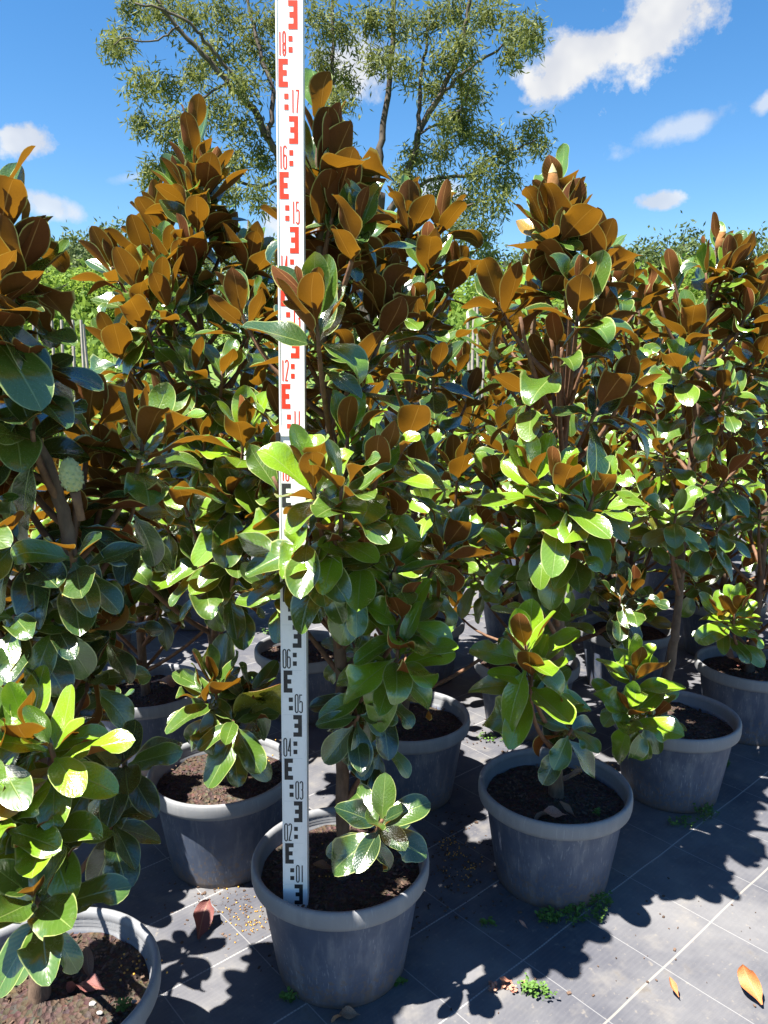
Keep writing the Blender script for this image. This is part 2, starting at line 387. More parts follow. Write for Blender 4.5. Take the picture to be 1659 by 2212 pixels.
def sun_gap(p, g, r):
    # is p inside the open gap through which the sun reaches the low shoot at g?
    v = p - g; t = v.dot(to_sun); return t > .22 and (v - to_sun * t).length < r
class Plant:
    def __init__(s, name, loc, label, seed, group="potted magnolias in rows on the weed mat", trunk=None):
        s.r = random.Random(seed); s.loc = Vector(loc); s.root = empty(name, loc); s.n = 0; s.over = []; s.skip = None; s.gaps = []
        tag(s.root, label, 'potted tree', group)
    def L(s, p): return Vector(p) - s.loc
    def leaf(s, base, d, nrm, size, young, pool=None, dry=0.0):
        d = d.normalized(); x = d.cross(nrm)
        if x.length < 1e-3: return
        x.normalize(); z = x.cross(d)
        if s.skip and (s.skip(Vector(base) + d * size) or s.skip(Vector(base) + d * size * .6)): return
        if s.gaps and any(sun_gap(Vector(base) + d * size * k, g, r) for g, r in s.gaps for k in (.35, .75)): return
        li = s.r.choice(pool or range(len(LEAVES)))
        if s.n >= 298:
            s.over.append((li, base.copy() if isinstance(base, Vector) else Vector(base), x, d, z, size)); return
        me = LEAVES[li]
        o = bpy.data.objects.new("leaf", me); col.objects.link(o); o.parent = s.root
        M = Matrix(((x.x * size, d.x * size, z.x * size, 0), (x.y * size, d.y * size, z.y * size, 0), (x.z * size, d.z * size, z.z * size, 0), (0, 0, 0, 1)))
        M.translation = s.L(base); o.matrix_basis = M
        if dry == 0 and s.r.random() < .015: dry = s.r.uniform(.3, .8)
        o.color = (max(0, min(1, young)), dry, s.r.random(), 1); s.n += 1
        return o
    def whorl(s, base, axis, n, inc0, inc1, size, length, young=.3, jit=.11, phase=None, pool=None, dry=0.0):
        """leaves in a spiral round a shoot tip: outer, lower leaves open to inc1 degrees, inner ones stay at inc0"""
        r = s.r; axis = Vector(axis).normalized(); base = Vector(base)
        a = axis.orthogonal().normalized(); b = axis.cross(a)
        ph = r.uniform(0, 6.28) if phase is None else phase
        for i in range(n):
            f = i / max(1, n - 1)
            inc = R(inc1 + (inc0 - inc1) * f ** .8) * r.uniform(.86, 1.14)
            if f < .65 and r.random() < .24: inc += R(r.uniform(22, 52))
            phi = ph + i * 2.39996 + r.uniform(-.25, .25)
            rad = a * math.cos(phi) + b * math.sin(phi)
            d = axis * math.cos(inc) + rad * math.sin(inc); nn = axis * math.sin(inc) - rad * math.cos(inc)
            d = d + Vector((r.uniform(-jit, jit), r.uniform(-jit, jit), r.uniform(-jit, jit))) * .6
            sz = size * 1.02 * (1.0 - .30 * f ** 2.2) * r.uniform(.84, 1.12)
            p = base + axis * (length * (f - 1.0)) + rad * .004
            up = 1.0 if inc < R(50) else 0
            s.leaf(p, d, nn + rad.cross(axis) * r.uniform(-.25, .25), sz, young + r.uniform(-.22, .22) + .10 * f, pool or (UPRIGHT if inc < R(48) else FLAT), dry if r.random() < .12 else 0)
    def finish(s):
        # what is past 300 leaves on one plant: one joined part
        if not s.over: return
        V = []; F = []; U = []
        for li, b, x, d, z, size in s.over:
            A = np.array([x, d, z]) * size; o = len(V) * 0 + sum(len(q) for q in V)
            V.append(LV[li] @ A + np.array(s.L(b))); F += [tuple(i + o for i in f) for f in LF]; U.append(LU[li])
        me = bpy.data.meshes.new("inner_foliage"); me.from_pydata(np.concatenate(V).tolist(), [], F); me.update()
        me.polygons.foreach_set('use_smooth', [True] * len(F)); ul = me.uv_layers.new(name="UVMap"); uu = np.concatenate(U)
        idx = np.empty(len(me.loops), dtype=np.int32); me.loops.foreach_get('vertex_index', idx); ul.data.foreach_set('uv', uu[idx].astype(np.float32).ravel())
        me.materials.append(M_LEAF); o = bpy.data.objects.new("inner_foliage", me); link(o, s.root); o['kind'] = 'stuff'; o.color = (.25, 0, .5, 1)
    def trunk(s, pts, r0=.017, r1=.006):
        s.tp = smooth_path(pts, 6 * (len(pts) - 1)); n = len(s.tp)
        s.tp = [p + Vector((s.r.uniform(-1, 1), s.r.uniform(-1, 1), 0)) * .0025 for p in s.tp]
        rad = [r0 + (r1 - r0) * (i / (n - 1)) ** .8 for i in range(n)]; rad[0] *= 1.25
        V, F = tube([s.L(p) for p in s.tp], rad, 10, True, .05)
        mesh_obj("trunk", V, F, M_BARK, s.root)
    def trunk_at(s, z):
        tp = s.tp
        if z <= tp[0].z: return tp[0].copy()
        for a, b in zip(tp, tp[1:]):
            if a.z <= z <= b.z and b.z > a.z: return a.lerp(b, (z - a.z) / (b.z - a.z))
        return tp[-1].copy()
    def branch(s, tip, axis=None, r0=.0075, r1=.0038, leaves=3, size=.11, young=.25, slope=.9):
        tip = Vector(tip); q = s.trunk_at(tip.z); dh = Vector((tip.x - q.x, tip.y - q.y, 0)).length
        a = s.trunk_at(max(s.loc.z + .34, tip.z - .06 - slope * dh - .02))
        out = Vector((tip.x - a.x, tip.y - a.y, 0))
        if axis is None:
            axis = (Vector((0, 0, 1)) + (out.normalized() * min(.75, 1.6 * dh) if out.length > 1e-4 else Vector())).normalized()
        axis = Vector(axis).normalized()
        Lb = (tip - a).length; c = tip - axis * Lb * .45
        pts = [a * (1 - t) ** 2 + c * 2 * t * (1 - t) + tip * t * t for t in [i / 8 for i in range(9)]]
        rad = [r0 + (r1 - r0) * i / 8 for i in range(9)]
        V, F = tube([s.L(p) for p in pts], rad, 6, True, .06); mesh_obj("branch", V, F, M_TWIG if r0 < .008 else M_BARK, s.root)
        for k in range(leaves):                       # older leaves strung along the shoot
            t = s.r.uniform(.45, .88); i = int(t * 8); p = pts[i].lerp(pts[min(8, i + 1)], t * 8 - i)
            d0 = (pts[min(8, i + 1)] - pts[i]).normalized(); aa = d0.orthogonal().normalized(); bb = d0.cross(aa); phi = s.r.uniform(0, 6.28)
            rd = aa * math.cos(phi) + bb * math.sin(phi); inc = R(s.r.uniform(72, 128))
            s.leaf(p, d0 * math.cos(inc) + rd * math.sin(inc), d0 * math.sin(inc) - rd * math.cos(inc) + Vector((0, 0, .5)), size * s.r.uniform(.85, 1.1), young * .7, FLAT)
        return axis
    KIND = {'erect': (11, 8, 60, .07), 'mid': (13, 12, 92, .075), 'spread': (14, 24, 106, .07), 'hang': (6, 70, 125, .04), 'droop': (12, 50, 128, .08)}
    def tuft(s, tip, kind='mid', n=None, axis=None, size=.125, young=.3, leaves=2, branch=True, slope=.9, phase=None, dry=0.0):
        n0, i0, i1, ln = s.KIND[kind]
        if branch: axis = s.branch(tip, axis, leaves=leaves, size=size * .95, young=young, slope=slope)
        elif axis is None: axis = (0, 0, 1)
        s.whorl(tip, axis, n or n0, i0, i1, size, ln, young, phase=phase, dry=dry)
    def leader(s, n=13, length=.34, size=.135, young=.3, i0=19, i1=66):
        tip = s.tp[-1]; ax = (s.tp[-1] - s.tp[-5]).normalized()
        s.whorl(tip, ax, n, i0, i1, size, length, young)
    def fill(s, n, z0, z1, rmax, rtop, size=.12, young=.52, avoid=None):
        r = s.r; k = 0; tries = 0; phi = r.uniform(0, 6.28)
        while k < n and tries < n * 6:
            tries += 1; phi += 2.39996 + r.uniform(-.3, .3); f = (k + .5) / n
            z = z0 + (z1 - z0) * f + r.uniform(-.05, .05)
            rr = (rmax + (rtop - rmax) * f ** 1.3) * r.uniform(.65, 1.1)
            q = s.trunk_at(z); p = Vector((q.x + rr * math.cos(phi), q.y + rr * math.sin(phi), z))
            if avoid and avoid(p): continue
            s.tuft(p, 'erect' if f > .72 else ('mid' if f > .45 else 'spread'), size=size * r.uniform(.9, 1.1), young=young + r.uniform(-.12, .12), leaves=2 if f > .3 else 1, n=r.choice((10, 11, 12)))
            k += 1

# ------------------------------------------------------------------ pots
POT_PROFILE = [(.000, .012), (.142, .010), (.1525, .000), (.1565, .004), (.1590, .018), (.172, .100), (.185, .185), (.1930, .238), (.1950, .242),
               (.2080, 0.2430), (.2125, 0.2470), (.2145, 0.2560), (.2150, 0.2740), (.2140, 0.2840), (.2110, 0.2895), (.2070, 0.2905), (.2020, 0.2880), (.1985, 0.2820),
               (.1970, 0.2720), (.1985, 0.2685), (.1955, 0.2650), (.1970, 0.2615), (.1940, 0.2580), (.1955, 0.2545), (.1925, 0.2500), (.188, 0.2120)]
pv, pf = lathe(POT_PROFILE, 72)
pot_me = bpy.data.meshes.new("pot"); pot_me.from_pydata(pv, [], pf); pot_me.update()
pot_me.polygons.foreach_set('use_smooth', [True] * len(pot_me.polygons)); pot_me.materials.append(M_POT)
def soil_mesh(seed):
    r = random.Random(seed); V = []; F = []; nr, ns = 16, 44; ph = [r.uniform(0, 6.28) for _ in range(6)]
    for i in range(nr + 1):
        for k in range(ns):
            rad = .1915 * i / nr; t = 2 * math.pi * k / ns; x, y = rad * math.cos(t), rad * math.sin(t)
            z = .242 + .006 * math.sin(21 * x + ph[0]) * math.sin(18 * y + ph[1]) + .004 * math.sin(44 * x + ph[2] + 30 * y) + r.uniform(-.0022, .0022)
            z += .014 * math.exp(-(rad / .05) ** 2); V.append((x, y, z))
    for i in range(nr):
        for k in range(ns):
            k2 = (k + 1) % ns; F.append((i * ns + k, i * ns + k2, (i + 1) * ns + k2, (i + 1) * ns + k))
    me = bpy.data.meshes.new("soil"); me.from_pydata(V, [], F); me.update(); me.polygons.foreach_set('use_smooth', [True] * len(F)); me.materials.append(M_SOIL); return me
SOILS = [soil_mesh(k) for k in range(3)]
def chips_mesh(seed, n):
    r = random.Random(seed); parts = []
    for _ in range(n):
        rad = .186 * math.sqrt(r.random()); t = r.uniform(0, 6.28); L = r.uniform(.0015, .006); w = L * r.uniform(.25, .6); h = w * .5
        v, f = box(-L, L, -w, w, -h, h); ry = Matrix.Rotation(r.uniform(0, 6.28), 3, 'Z') @ Matrix.Rotation(r.uniform(-.6, .6), 3, 'Y') @ Matrix.Rotation(r.uniform(-.6, .6), 3, 'X')
        c = Vector((rad * math.cos(t), rad * math.sin(t), .245 + r.uniform(0, .004))); s = [r.uniform(.6, 1.2) for _ in v]
        parts.append(([ry @ (Vector(q) * k) + c for q, k in zip(v, s)], f))
    V, F = join(parts); me = bpy.data.meshes.new("bark_chips"); me.from_pydata(V, [], F); me.update(); me.materials.append(M_CHIP); return me
CHIPS = [chips_mesh(50 + k, 520) for k in range(2)]
pot_count = 0
def add_pot(pl, detail=True):
    global pot_count
    pot_count += 1
    p = bpy.data.objects.new("pot", pot_me); link(p, pl.root); p.rotation_euler = (0, 0, pot_count * 1.7)
    s = bpy.data.objects.new("soil", SOILS[pot_count % 3]); link(s, p)
    if detail:
        c = bpy.data.objects.new("bark_chips", CHIPS[pot_count % 2]); link(c, p); c['kind'] = 'stuff'; c.rotation_euler = (0, 0, pot_count * .9)

def px_path(pts, Y, base=None):
    out = [Vector(base)] if base is not None else []
    return out + [at(p[0], p[1], p[2] if len(p) > 2 else Y) for p in pts]
def bud(pl, tip, axis, L=.075, w=.016, cream=True):
    prof = [(0.0001, 0), (w * .7, L * .06), (w, L * .30), (w * .92, L * .55), (w * .6, L * .82), (w * .2, L * .97), (.0001, L)]
    V, F = lathe(prof, 12); q = Vector(axis).normalized().to_track_quat('Z', 'Y')
    o = mesh_obj("flower_bud", V, F, M_BUD, pl.root); o.location = pl.L(tip); o.rotation_mode = 'QUATERNION'; o.rotation_quaternion = q
    if cream:
        V, F = lathe([(w * .62, L * .83), (w * .42, L * .93), (w * .2, L * 1.02), (w * .05, L * 1.08), (.0001, L * 1.09)], 12)
        mesh_obj("bud_tip", V, F, M_BUD_TIP, o)

# ------------------------------------------------------------------ the hero plants
up = Vector((0, 0, .10))
G_P2 = at(1140, 1400, 1.72) + up; G_P3 = at(1372, 1450, 2.12) + up; G_P3B = at(1362, 1535, 2.08) + up; G_P4 = at(1588, 1318, 2.66) + up; G_C = at(874, 1330, 1.55) + up; G_P0 = at(470, 1465, 1.88) + up; G_CB = at(825, 1772, 1.42) + up
def single(pl, u0, v0, u1, v1, Y0, Y1, nrm, young, dry, k):
    a, b = at(u0, v0, Y0), at(u1, v1, Y1); pl.n -= 2
    k0 = pl.skip; k1 = pl.gaps; pl.skip = None; pl.gaps = []; pl.leaf(a, b - a, Vector(nrm), (b - a).length, young, [k], dry); pl.n += 2; pl.skip = k0; pl.gaps = k1
def pot_xy(x, y): return (x, y, .0015)
SOIL_Z = .25
def before_staff(p):
    # no shoot may stand between the eye and the staff
    u = p.x / p.y; return p.y < 1.66 and -.20 < u < -.06
# -- the plant behind the staff
C = Plant("potted_magnolia", pot_xy(-.105, 1.69), "potted magnolia with the white measuring staff standing in its grey pot", 11)
add_pot(C); C.gaps = [(G_P2, .075), (G_C, .055)]
C.trunk(px_path([(738, 1559), (731, 1293), (727, 1100), (716, 950), (703, 800), (694, 600), (690, 430), (688, 250)], 1.69, (-.098, 1.665, SOIL_Z - .01)), .0175, .006)
def crosses_staff(p):
    # leaf tips that would reach through the staff's upper half
    return p.z > 1.12 and p.y < 1.64 and -.30 < p.x < -.125
C.skip = crosses_staff
C.leader(19, .44, .155, .2)
C_GAPS = C.gaps
TC = [(697, 345, 1.66, 'erect', 8, (.12, -.1, 1), .155, .2), (722, 455, 1.66, 'erect', 8, (.3, -.15, 1), .15, .15), (682, 668, 1.46, 'erect', 9, None, .130, .25), (742, 430, 1.74, 'erect', 7, (.3, 0, 1), .145, .2), (671, 1022, 1.42, 'mid', 9, (-.12, -.25, 1), .125, .8),
      (822, 1003, 1.50, 'mid', 8, (.25, -.1, 1), .128, .8), (716, 1130, 1.45, 'spread', 11, (-.1, -.45, .8), .125, .7), (874, 1317, 1.58, 'mid', 9, (.15, -.3, 1), .128, .75),
      (861, 1395, 1.56, 'spread', 8, (.05, -.35, 1), .145, .75), (822, 1490, 1.66, 'hang', 6, (0, -.2, 1), .125, .15), (825, 1772, 1.45, 'spread', 8, (.08, -.62, .75), .118, .05), (775, 1545, 1.60, 'hang', 5, (.2, -.4, .6), .112, .1), (835, 1610, 1.66, 'hang', 5, (.5, -.3, .6), .112, .05), (800, 1475, 1.62, 'spread', 6, (.3, -.4, .8), .115, .2),
      (610, 900, 1.78, 'mid', 8, None, .12, .4), (760, 790, 1.66, 'spread', 8, None, .135, .2), (600, 1110, 1.60, 'spread', 9, (-.4, -.4, .8), .13, .5),
      (640, 740, 1.66, 'spread', 7, (-.5, -.1, .8), .13, .3), (575, 1265, 1.68, 'spread', 7, (-.5, -.3, .7), .125, .35), (770, 1080, 1.62, 'spread', 8, (.4, -.3, .8), .128, .3),
      (752, 935, 1.56, 'mid', 8, (.1, -.25, 1), .125, .7), (900, 1010, 1.68, 'mid', 8, (.3, -.15, 1), .122, .6), (790, 1185, 1.5, 'spread', 9, (.2, -.45, .8), .125, .55),
      (860, 1215, 1.58, 'spread', 8, (.3, -.4, .8), .12, .5), (615, 1195, 1.56, 'spread', 9, (-.4, -.4, .8), .122, .5), (590, 1030, 1.62, 'mid', 8, (-.3, -.3, 1), .122, .7),
      (730, 560, 1.80, 'erect', 8, None, .14, .25), (820, 650, 1.80, 'erect', 8, (.4, 0, 1), .135, .25), (655, 470, 1.80, 'erect', 6, (-.3, .1, 1), .13, .25),
      (648, 1135, 1.44, 'spread', 11, (-.3, -.5, .75), .122, .5), (690, 1215, 1.50, 'hang', 5, (-.1, -.4, .7), .12, .3)]
for u, v, Y, kd, n, ax, sz, yg in TC:  # last value paints sunlit shoots towards lime, shaded ones towards dark green
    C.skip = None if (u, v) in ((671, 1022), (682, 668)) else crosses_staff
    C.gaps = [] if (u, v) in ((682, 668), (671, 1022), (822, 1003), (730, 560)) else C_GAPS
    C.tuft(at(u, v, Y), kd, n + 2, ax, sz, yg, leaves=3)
C.skip = crosses_staff; C.gaps = C_GAPS
for q in ((682, 668, 600, 560), (682, 668, 612, 640)): single(C, q[0], q[1], q[2], q[3], 1.44, 1.42, (-.3, .4, -.8), .3, 0, 3)
C.fill(9, 1.0, 1.75, .30, .16, avoid=before_staff); C.finish()

# -- second pot of the front row
P2 = Plant("potted_magnolia", pot_xy(.485, 2.02), "potted magnolia with a brown bud on top and straight bare trunk in grey pot", 23)
add_pot(P2); P2.gaps = [(G_P3, .10), (G_P3B, .06), (G_P2, .05)]
P2.trunk(px_path([(1205, 1400), (1210, 1200), (1213, 1050), (1222, 900), (1230, 700), (1222, 560), (1201, 402)], 2.02, (.488, 2.015, SOIL_Z - .01)), .0195, .0055)
P2.leader(16, .36, .140, .25)
bud(P2, P2.tp[-1] + Vector((-.01, -.02, -.045)), (-.10, -.12, 1), .085, .017)
T2 = [(1232, 640, 1.84, 'erect', 8, (-.1, -.3, 1), .14, .3), (1190, 730, 1.86, 'mid', 8, (-.3, -.3, 1), .13, .3), (1265, 780, 1.88, 'mid', 8, (.3, -.3, 1), .13, .3), (1226, 470, 1.98, 'erect', 9, (.25, -.1, 1), .135, .25), (1175, 480, 2.0, 'erect', 8, (-.3, -.1, 1), .13, .3), (1285, 1065, 1.72, 'mid', 9, (.2, -.3, 1), .125, .7), (1150, 1020, 1.75, 'mid', 9, (-.2, -.3, 1), .125, .7), (1110, 1190, 1.85, 'spread', 8, (-.4, -.3, .8), .12, .6), (1250, 648, 1.78, 'erect', 9, None, .145, .25), (1124, 685, 1.85, 'erect', 8, None, .135, .3), (1075, 640, 2.05, 'erect', 8, None, .135, .25), 
      (1290, 545, 2.02, 'erect', 8, None, .13, .2),  (1170, 590, 2.1, 'erect', 8, None, .13, .25), (1212, 1045, 1.72, 'mid', 10, (0, -.2, 1), .135, .6),
       (1067, 1042, 1.92, 'mid', 9, (-.2, -.1, 1), .125, .5), (1185, 1140, 1.76, 'spread', 8, (-.1, -.4, .9), .125, .6),
      (1265, 1130, 1.78, 'spread', 7, (.35, -.4, .8), .13, .3), (1205, 745, 1.80, 'spread', 8, (-.1, -.3, 1), .135, .3), (1300, 870, 1.78, 'spread', 7, (.4, -.2, .8), .150, .1),
      (1130, 830, 1.85, 'spread', 8, (-.4, -.2, .9), .13, .35),  (1135, 1393, 1.74, 'mid', 8, (-.15, -.3, 1), .145, .9),
      (1150, 1452, 1.76, 'spread', 8, (.0, -.4, 1), .145, .8), (1236, 1575, 1.90, 'hang', 4, (.2, -.3, .6), .12, .2), 
      (1100, 930, 2.0, 'mid', 8, None, .12, .4), (1270, 990, 2.1, 'mid', 7, None, .12, .4)]
for u, v, Y, kd, n, ax, sz, yg in T2: P2.tuft(at(u, v, Y), kd, n + 2, ax, sz, yg, leaves=3)
P2.fill(8, 1.0, 1.65, .21, .13); P2.finish()

# -- third pot, right
P3 = Plant("potted_magnolia", pot_xy(1.0, 2.49), "pale budded potted magnolia whose lime green lowest shoot hangs over its left rim", 31)
add_pot(P3); P3.gaps = [(G_P4, .10), (G_P3, .05)]
P3.trunk(px_path([(1452, 1410), (1462, 1340), (1476, 1165), (1495, 985), (1510, 840), (1528, 690), (1550, 520)], 2.49, (.96, 2.50, SOIL_Z - .01)), .018, .006)
P3.leader(12, .30, .125, .25)
bud(P3, P3.tp[-1] + Vector((0, -.02, -.04)), (.05, -.1, 1), .075, .016)
T3 = [(1575, 560, 2.42, 'erect', 8, (.2, -.2, 1), .125, .25), (1525, 590, 2.4, 'erect', 8, (-.3, -.2, 1), .125, .3), (1630, 640, 2.45, 'erect', 8, None, .125, .3), (1455, 600, 2.5, 'erect', 8, None, .125, .3), (1372, 1445, 2.16, 'mid', 9, (.02, -.25, 1), .145, .95), (1362, 1535, 2.12, 'spread', 8, (-.15, -.45, .9), .145, .9), (1422, 1538, 2.20, 'mid', 5, (.45, -.2, .8), .12, .4),
      (1574, 1012, 2.40, 'mid', 9, (.2, -.1, 1), .125, .45), (1490, 700, 2.30, 'erect', 9, None, .13, .25), (1425, 650, 2.45, 'erect', 8, None, .125, .3), (1600, 570, 2.5, 'erect', 8, None, .125, .25),
      (1610, 680, 2.4, 'erect', 8, None, .125, .25), (1470, 790, 2.3, 'spread', 8, None, .13, .4), (1590, 860, 2.35, 'spread', 8, None, .125, .3), (1400, 1085, 2.35, 'spread', 8, (-.5, -.2, .8), .125, .45),
      (1460, 1110, 2.25, 'spread', 7, (-.1, -.5, .8), .125, .55), (1560, 1130, 2.4, 'spread', 8, (.3, -.2, .8), .125, .3), (1430, 960, 2.4, 'mid', 8, None, .12, .35), (1640, 760, 2.4, 'mid', 8, None, .125, .3)]
for u, v, Y, kd, n, ax, sz, yg in T3: P3.tuft(at(u, v, Y), kd, n + 2, ax, sz, yg, leaves=3)
P3.fill(9, 1.05, 1.7, .24, .14); P3.finish()

# -- second row, left of the staff
P0 = Plant("potted_magnolia", pot_xy(-.48, 2.11), "tallest potted magnolia left of the measuring staff, its pot deep in shade", 41)
add_pot(P0); P0.gaps = [(G_P0, .09)]
P0.trunk(px_path([(470, 1500), (455, 1290), (447, 1100), (450, 900), (440, 760), (425, 600), (420, 450), (420, 285)], 2.11, (-.47, 2.12, SOIL_Z - .01)), .018, .0055)
P0.leader(18, .36, .135, .25)
T0 = [(400, 1095, 1.86, 'spread', 9, (-.2, -.3, .9), .125, .6), (590, 995, 1.78, 'mid', 8, (.3, -.3, 1), .125, .7), (345, 1120, 1.95, 'spread', 8, (-.4, -.3, .8), .12, .3), (400, 410, 2.08, 'erect', 9, (-.4, -.2, 1), .13, .3), (452, 400, 2.08, 'erect', 9, (.4, -.2, 1), .13, .2), (425, 480, 2.02, 'mid', 8, (0, -.3, 1), .13, .1), (350, 470, 2.15, 'erect', 8, None, .125, .3), (412, 560, 2.02, 'erect', 8, None, .135, .2), (290, 610, 2.0, 'erect', 8, None, .13, .3), (240, 570, 2.1, 'erect', 8, None, .125, .3), (310, 535, 2.15, 'erect', 8, None, .125, .3),
      (365, 560, 2.0, 'erect', 8, None, .13, .3), (540, 560, 2.05, 'erect', 9, None, .13, .25), (480, 520, 2.15, 'erect', 7, None, .13, .25), (250, 745, 1.95, 'mid', 8, None, .125, .3),
      (310, 690, 1.92, 'mid', 8, None, .13, .3), (360, 640, 1.92, 'erect', 8, None, .13, .2), (540, 710, 2.0, 'mid', 8, None, .13, .35), (600, 640, 2.05, 'erect', 7, None, .13, .25),
      (525, 935, 1.80, 'mid', 11, (.05, -.1, 1), .145, .8), (440, 950, 1.88, 'mid', 9, None, .13, .5), (500, 1065, 1.80, 'spread', 11, (.1, -.4, .9), .135, .85), (560, 1080, 1.85, 'spread', 8, (.4, -.3, .8), .13, .5),
      (430, 1215, 1.90, 'spread', 8, (-.2, -.3, .9), .13, .45), (505, 1180, 1.82, 'spread', 9, (.1, -.4, .8), .13, .4), (466, 1470, 1.90, 'mid', 8, (.05, -.2, 1), .150, .9), (432, 1500, 1.90, 'spread', 7, (-.4, -.3, .8), .13, .8), (545, 1490, 1.90, 'spread', 6, (.5, -.2, .8), .125, .8),
      (505, 1555, 1.86, 'hang', 8, (.05, -.35, .8), .140, .4), (420, 800, 1.9, 'spread', 8, None, .13, .2), (480, 800, 1.9, 'spread', 8, None, .125, .25), (360, 1000, 2.0, 'spread', 8, None, .12, .3)]
for u, v, Y, kd, n, ax, sz, yg in T0: P0.tuft(at(u, v, Y), kd, n + 2, ax, sz, yg, leaves=3)
P0.fill(8, .95, 1.6, .30, .16); P0.finish()

# -- nearest plant, left edge
P1 = Plant("potted_magnolia", pot_xy(-.65, 1.29), "nearest potted magnolia at the left edge with a pale green seed cone", 59)
add_pot(P1); P1.gaps = [(G_C, .06), (at(100, 1640, 1.12) + up, .10), (at(60, 1800, 1.1) + up, .10), (at(70, 1930, 1.06) + up, .07)]
P1.trunk(px_path([(82, 1476), (125, 1340), (150, 1200), (120, 1050), (50, 880), (8, 700), (-8, 560), (2, 425)], 1.30, (-.662, 1.292, SOIL_Z - .01)), .0175, .006)
CONE = at(160, 1030, 1.27)
def before_cone(p):
    # keeps the shoots round the seed cone open towards the aisle
    return p.y < 1.36 and abs(p.x / p.y - CONE.x / CONE.y) < .058 and abs((p.z - CAM_H) / p.y - (CONE.z - CAM_H) / CONE.y) < .075
P1.skip = before_cone
P1.leader(14, .30, .138, .2)
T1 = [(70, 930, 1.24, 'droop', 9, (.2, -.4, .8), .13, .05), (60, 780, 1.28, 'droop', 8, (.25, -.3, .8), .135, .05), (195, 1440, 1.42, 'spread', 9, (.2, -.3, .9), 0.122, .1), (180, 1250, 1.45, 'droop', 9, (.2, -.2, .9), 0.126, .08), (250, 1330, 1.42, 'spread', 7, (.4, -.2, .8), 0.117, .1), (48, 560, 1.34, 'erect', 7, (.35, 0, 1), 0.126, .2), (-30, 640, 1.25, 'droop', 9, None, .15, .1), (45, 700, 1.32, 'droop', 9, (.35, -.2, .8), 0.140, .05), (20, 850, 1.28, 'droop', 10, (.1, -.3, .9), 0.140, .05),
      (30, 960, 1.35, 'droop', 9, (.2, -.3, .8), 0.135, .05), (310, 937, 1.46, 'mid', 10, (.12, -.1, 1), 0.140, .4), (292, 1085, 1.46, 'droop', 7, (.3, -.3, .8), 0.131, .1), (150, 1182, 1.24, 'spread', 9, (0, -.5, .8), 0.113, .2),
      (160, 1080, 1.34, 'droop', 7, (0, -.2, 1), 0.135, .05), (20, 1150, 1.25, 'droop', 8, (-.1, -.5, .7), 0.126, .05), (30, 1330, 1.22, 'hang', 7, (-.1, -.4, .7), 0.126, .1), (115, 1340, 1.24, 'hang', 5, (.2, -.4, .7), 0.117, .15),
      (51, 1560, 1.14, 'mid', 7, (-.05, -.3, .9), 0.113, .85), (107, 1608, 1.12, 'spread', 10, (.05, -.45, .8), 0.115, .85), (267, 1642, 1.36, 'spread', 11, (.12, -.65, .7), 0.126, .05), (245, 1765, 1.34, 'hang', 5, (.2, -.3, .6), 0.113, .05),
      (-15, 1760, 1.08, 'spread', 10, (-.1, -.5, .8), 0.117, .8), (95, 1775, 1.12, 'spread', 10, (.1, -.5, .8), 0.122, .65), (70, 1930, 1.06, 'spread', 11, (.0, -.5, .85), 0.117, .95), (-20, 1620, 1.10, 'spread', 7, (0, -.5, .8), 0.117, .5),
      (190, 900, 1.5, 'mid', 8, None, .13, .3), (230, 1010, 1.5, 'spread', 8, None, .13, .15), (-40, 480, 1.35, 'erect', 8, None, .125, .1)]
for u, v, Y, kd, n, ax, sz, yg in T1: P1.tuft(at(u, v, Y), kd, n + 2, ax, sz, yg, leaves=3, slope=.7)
P1.fill(7, .75, 1.55, .30, .14, size=.118, young=.10, avoid=lambda p: p.x > -.60); P1.finish()
single(P1, 180, 1362, 292, 1352, 1.28, 1.36, (0, -.3, -1), .2, .95, 9)
single(P1, 50, 640, 152, 622, 1.33, 1.40, (.1, -.2, -1), .1, 0, 12)
single(P1, 20, 775, 155, 775, 1.30, 1.42, (.1, -.15, 1), .05, 0, 12)
single(P0, 520, 1545, 612, 1470, 1.95, 1.80, (-.3, -.2, -1), .5, .3, 1)
# the felted seed cone stands on its shoot
cone_base = at(162, 1062, 1.27); cone_q = Vector((-.12, -.1, 1)).normalized().to_track_quat('Z', 'Y')
sv, sf = tube([(0, 0, -.05), (0, 0, -.02), (0, 0, 0)], [.0065, .0075, .009], 10)
stalk = mesh_obj("seed_cone", sv, sf, M_TWIG, P1.root); stalk.location = P1.L(cone_base); stalk.rotation_mode = 'QUATERNION'; stalk.rotation_quaternion = cone_q
V, F = lathe([(.0001, .0), (.010, .002), (.0165, .014), (.0175, .028), (.0155, .043), (.010, .054), (.0001, .058)], 16)
parts = [(V, F)]
for i in range(70):
    f = (i + .5) / 70; z = .004 + .052 * f; rr = np.interp(f, [0, .2, .5, .75, 1], [.010, .0165, .0175, .0145, .004]); t = i * 2.39996
    c = Vector((rr * math.cos(t), rr * math.sin(t), z)); out = Vector((math.cos(t), math.sin(t), .35)).normalized(); tg = out.cross(Vector((0, 0, 1))).normalized(); upv = tg.cross(out)
    a = [c + tg * .0034, c + upv * .0045, c - tg * .0034, c - upv * .0040, c + out * .0035 + upv * .0012]
    parts.append((a, [(0, 1, 4), (1, 2, 4), (2, 3, 4), (3, 0, 4)]))
V, F = join(parts); mesh_obj("cone_head", V, F, M_CONE, stalk)

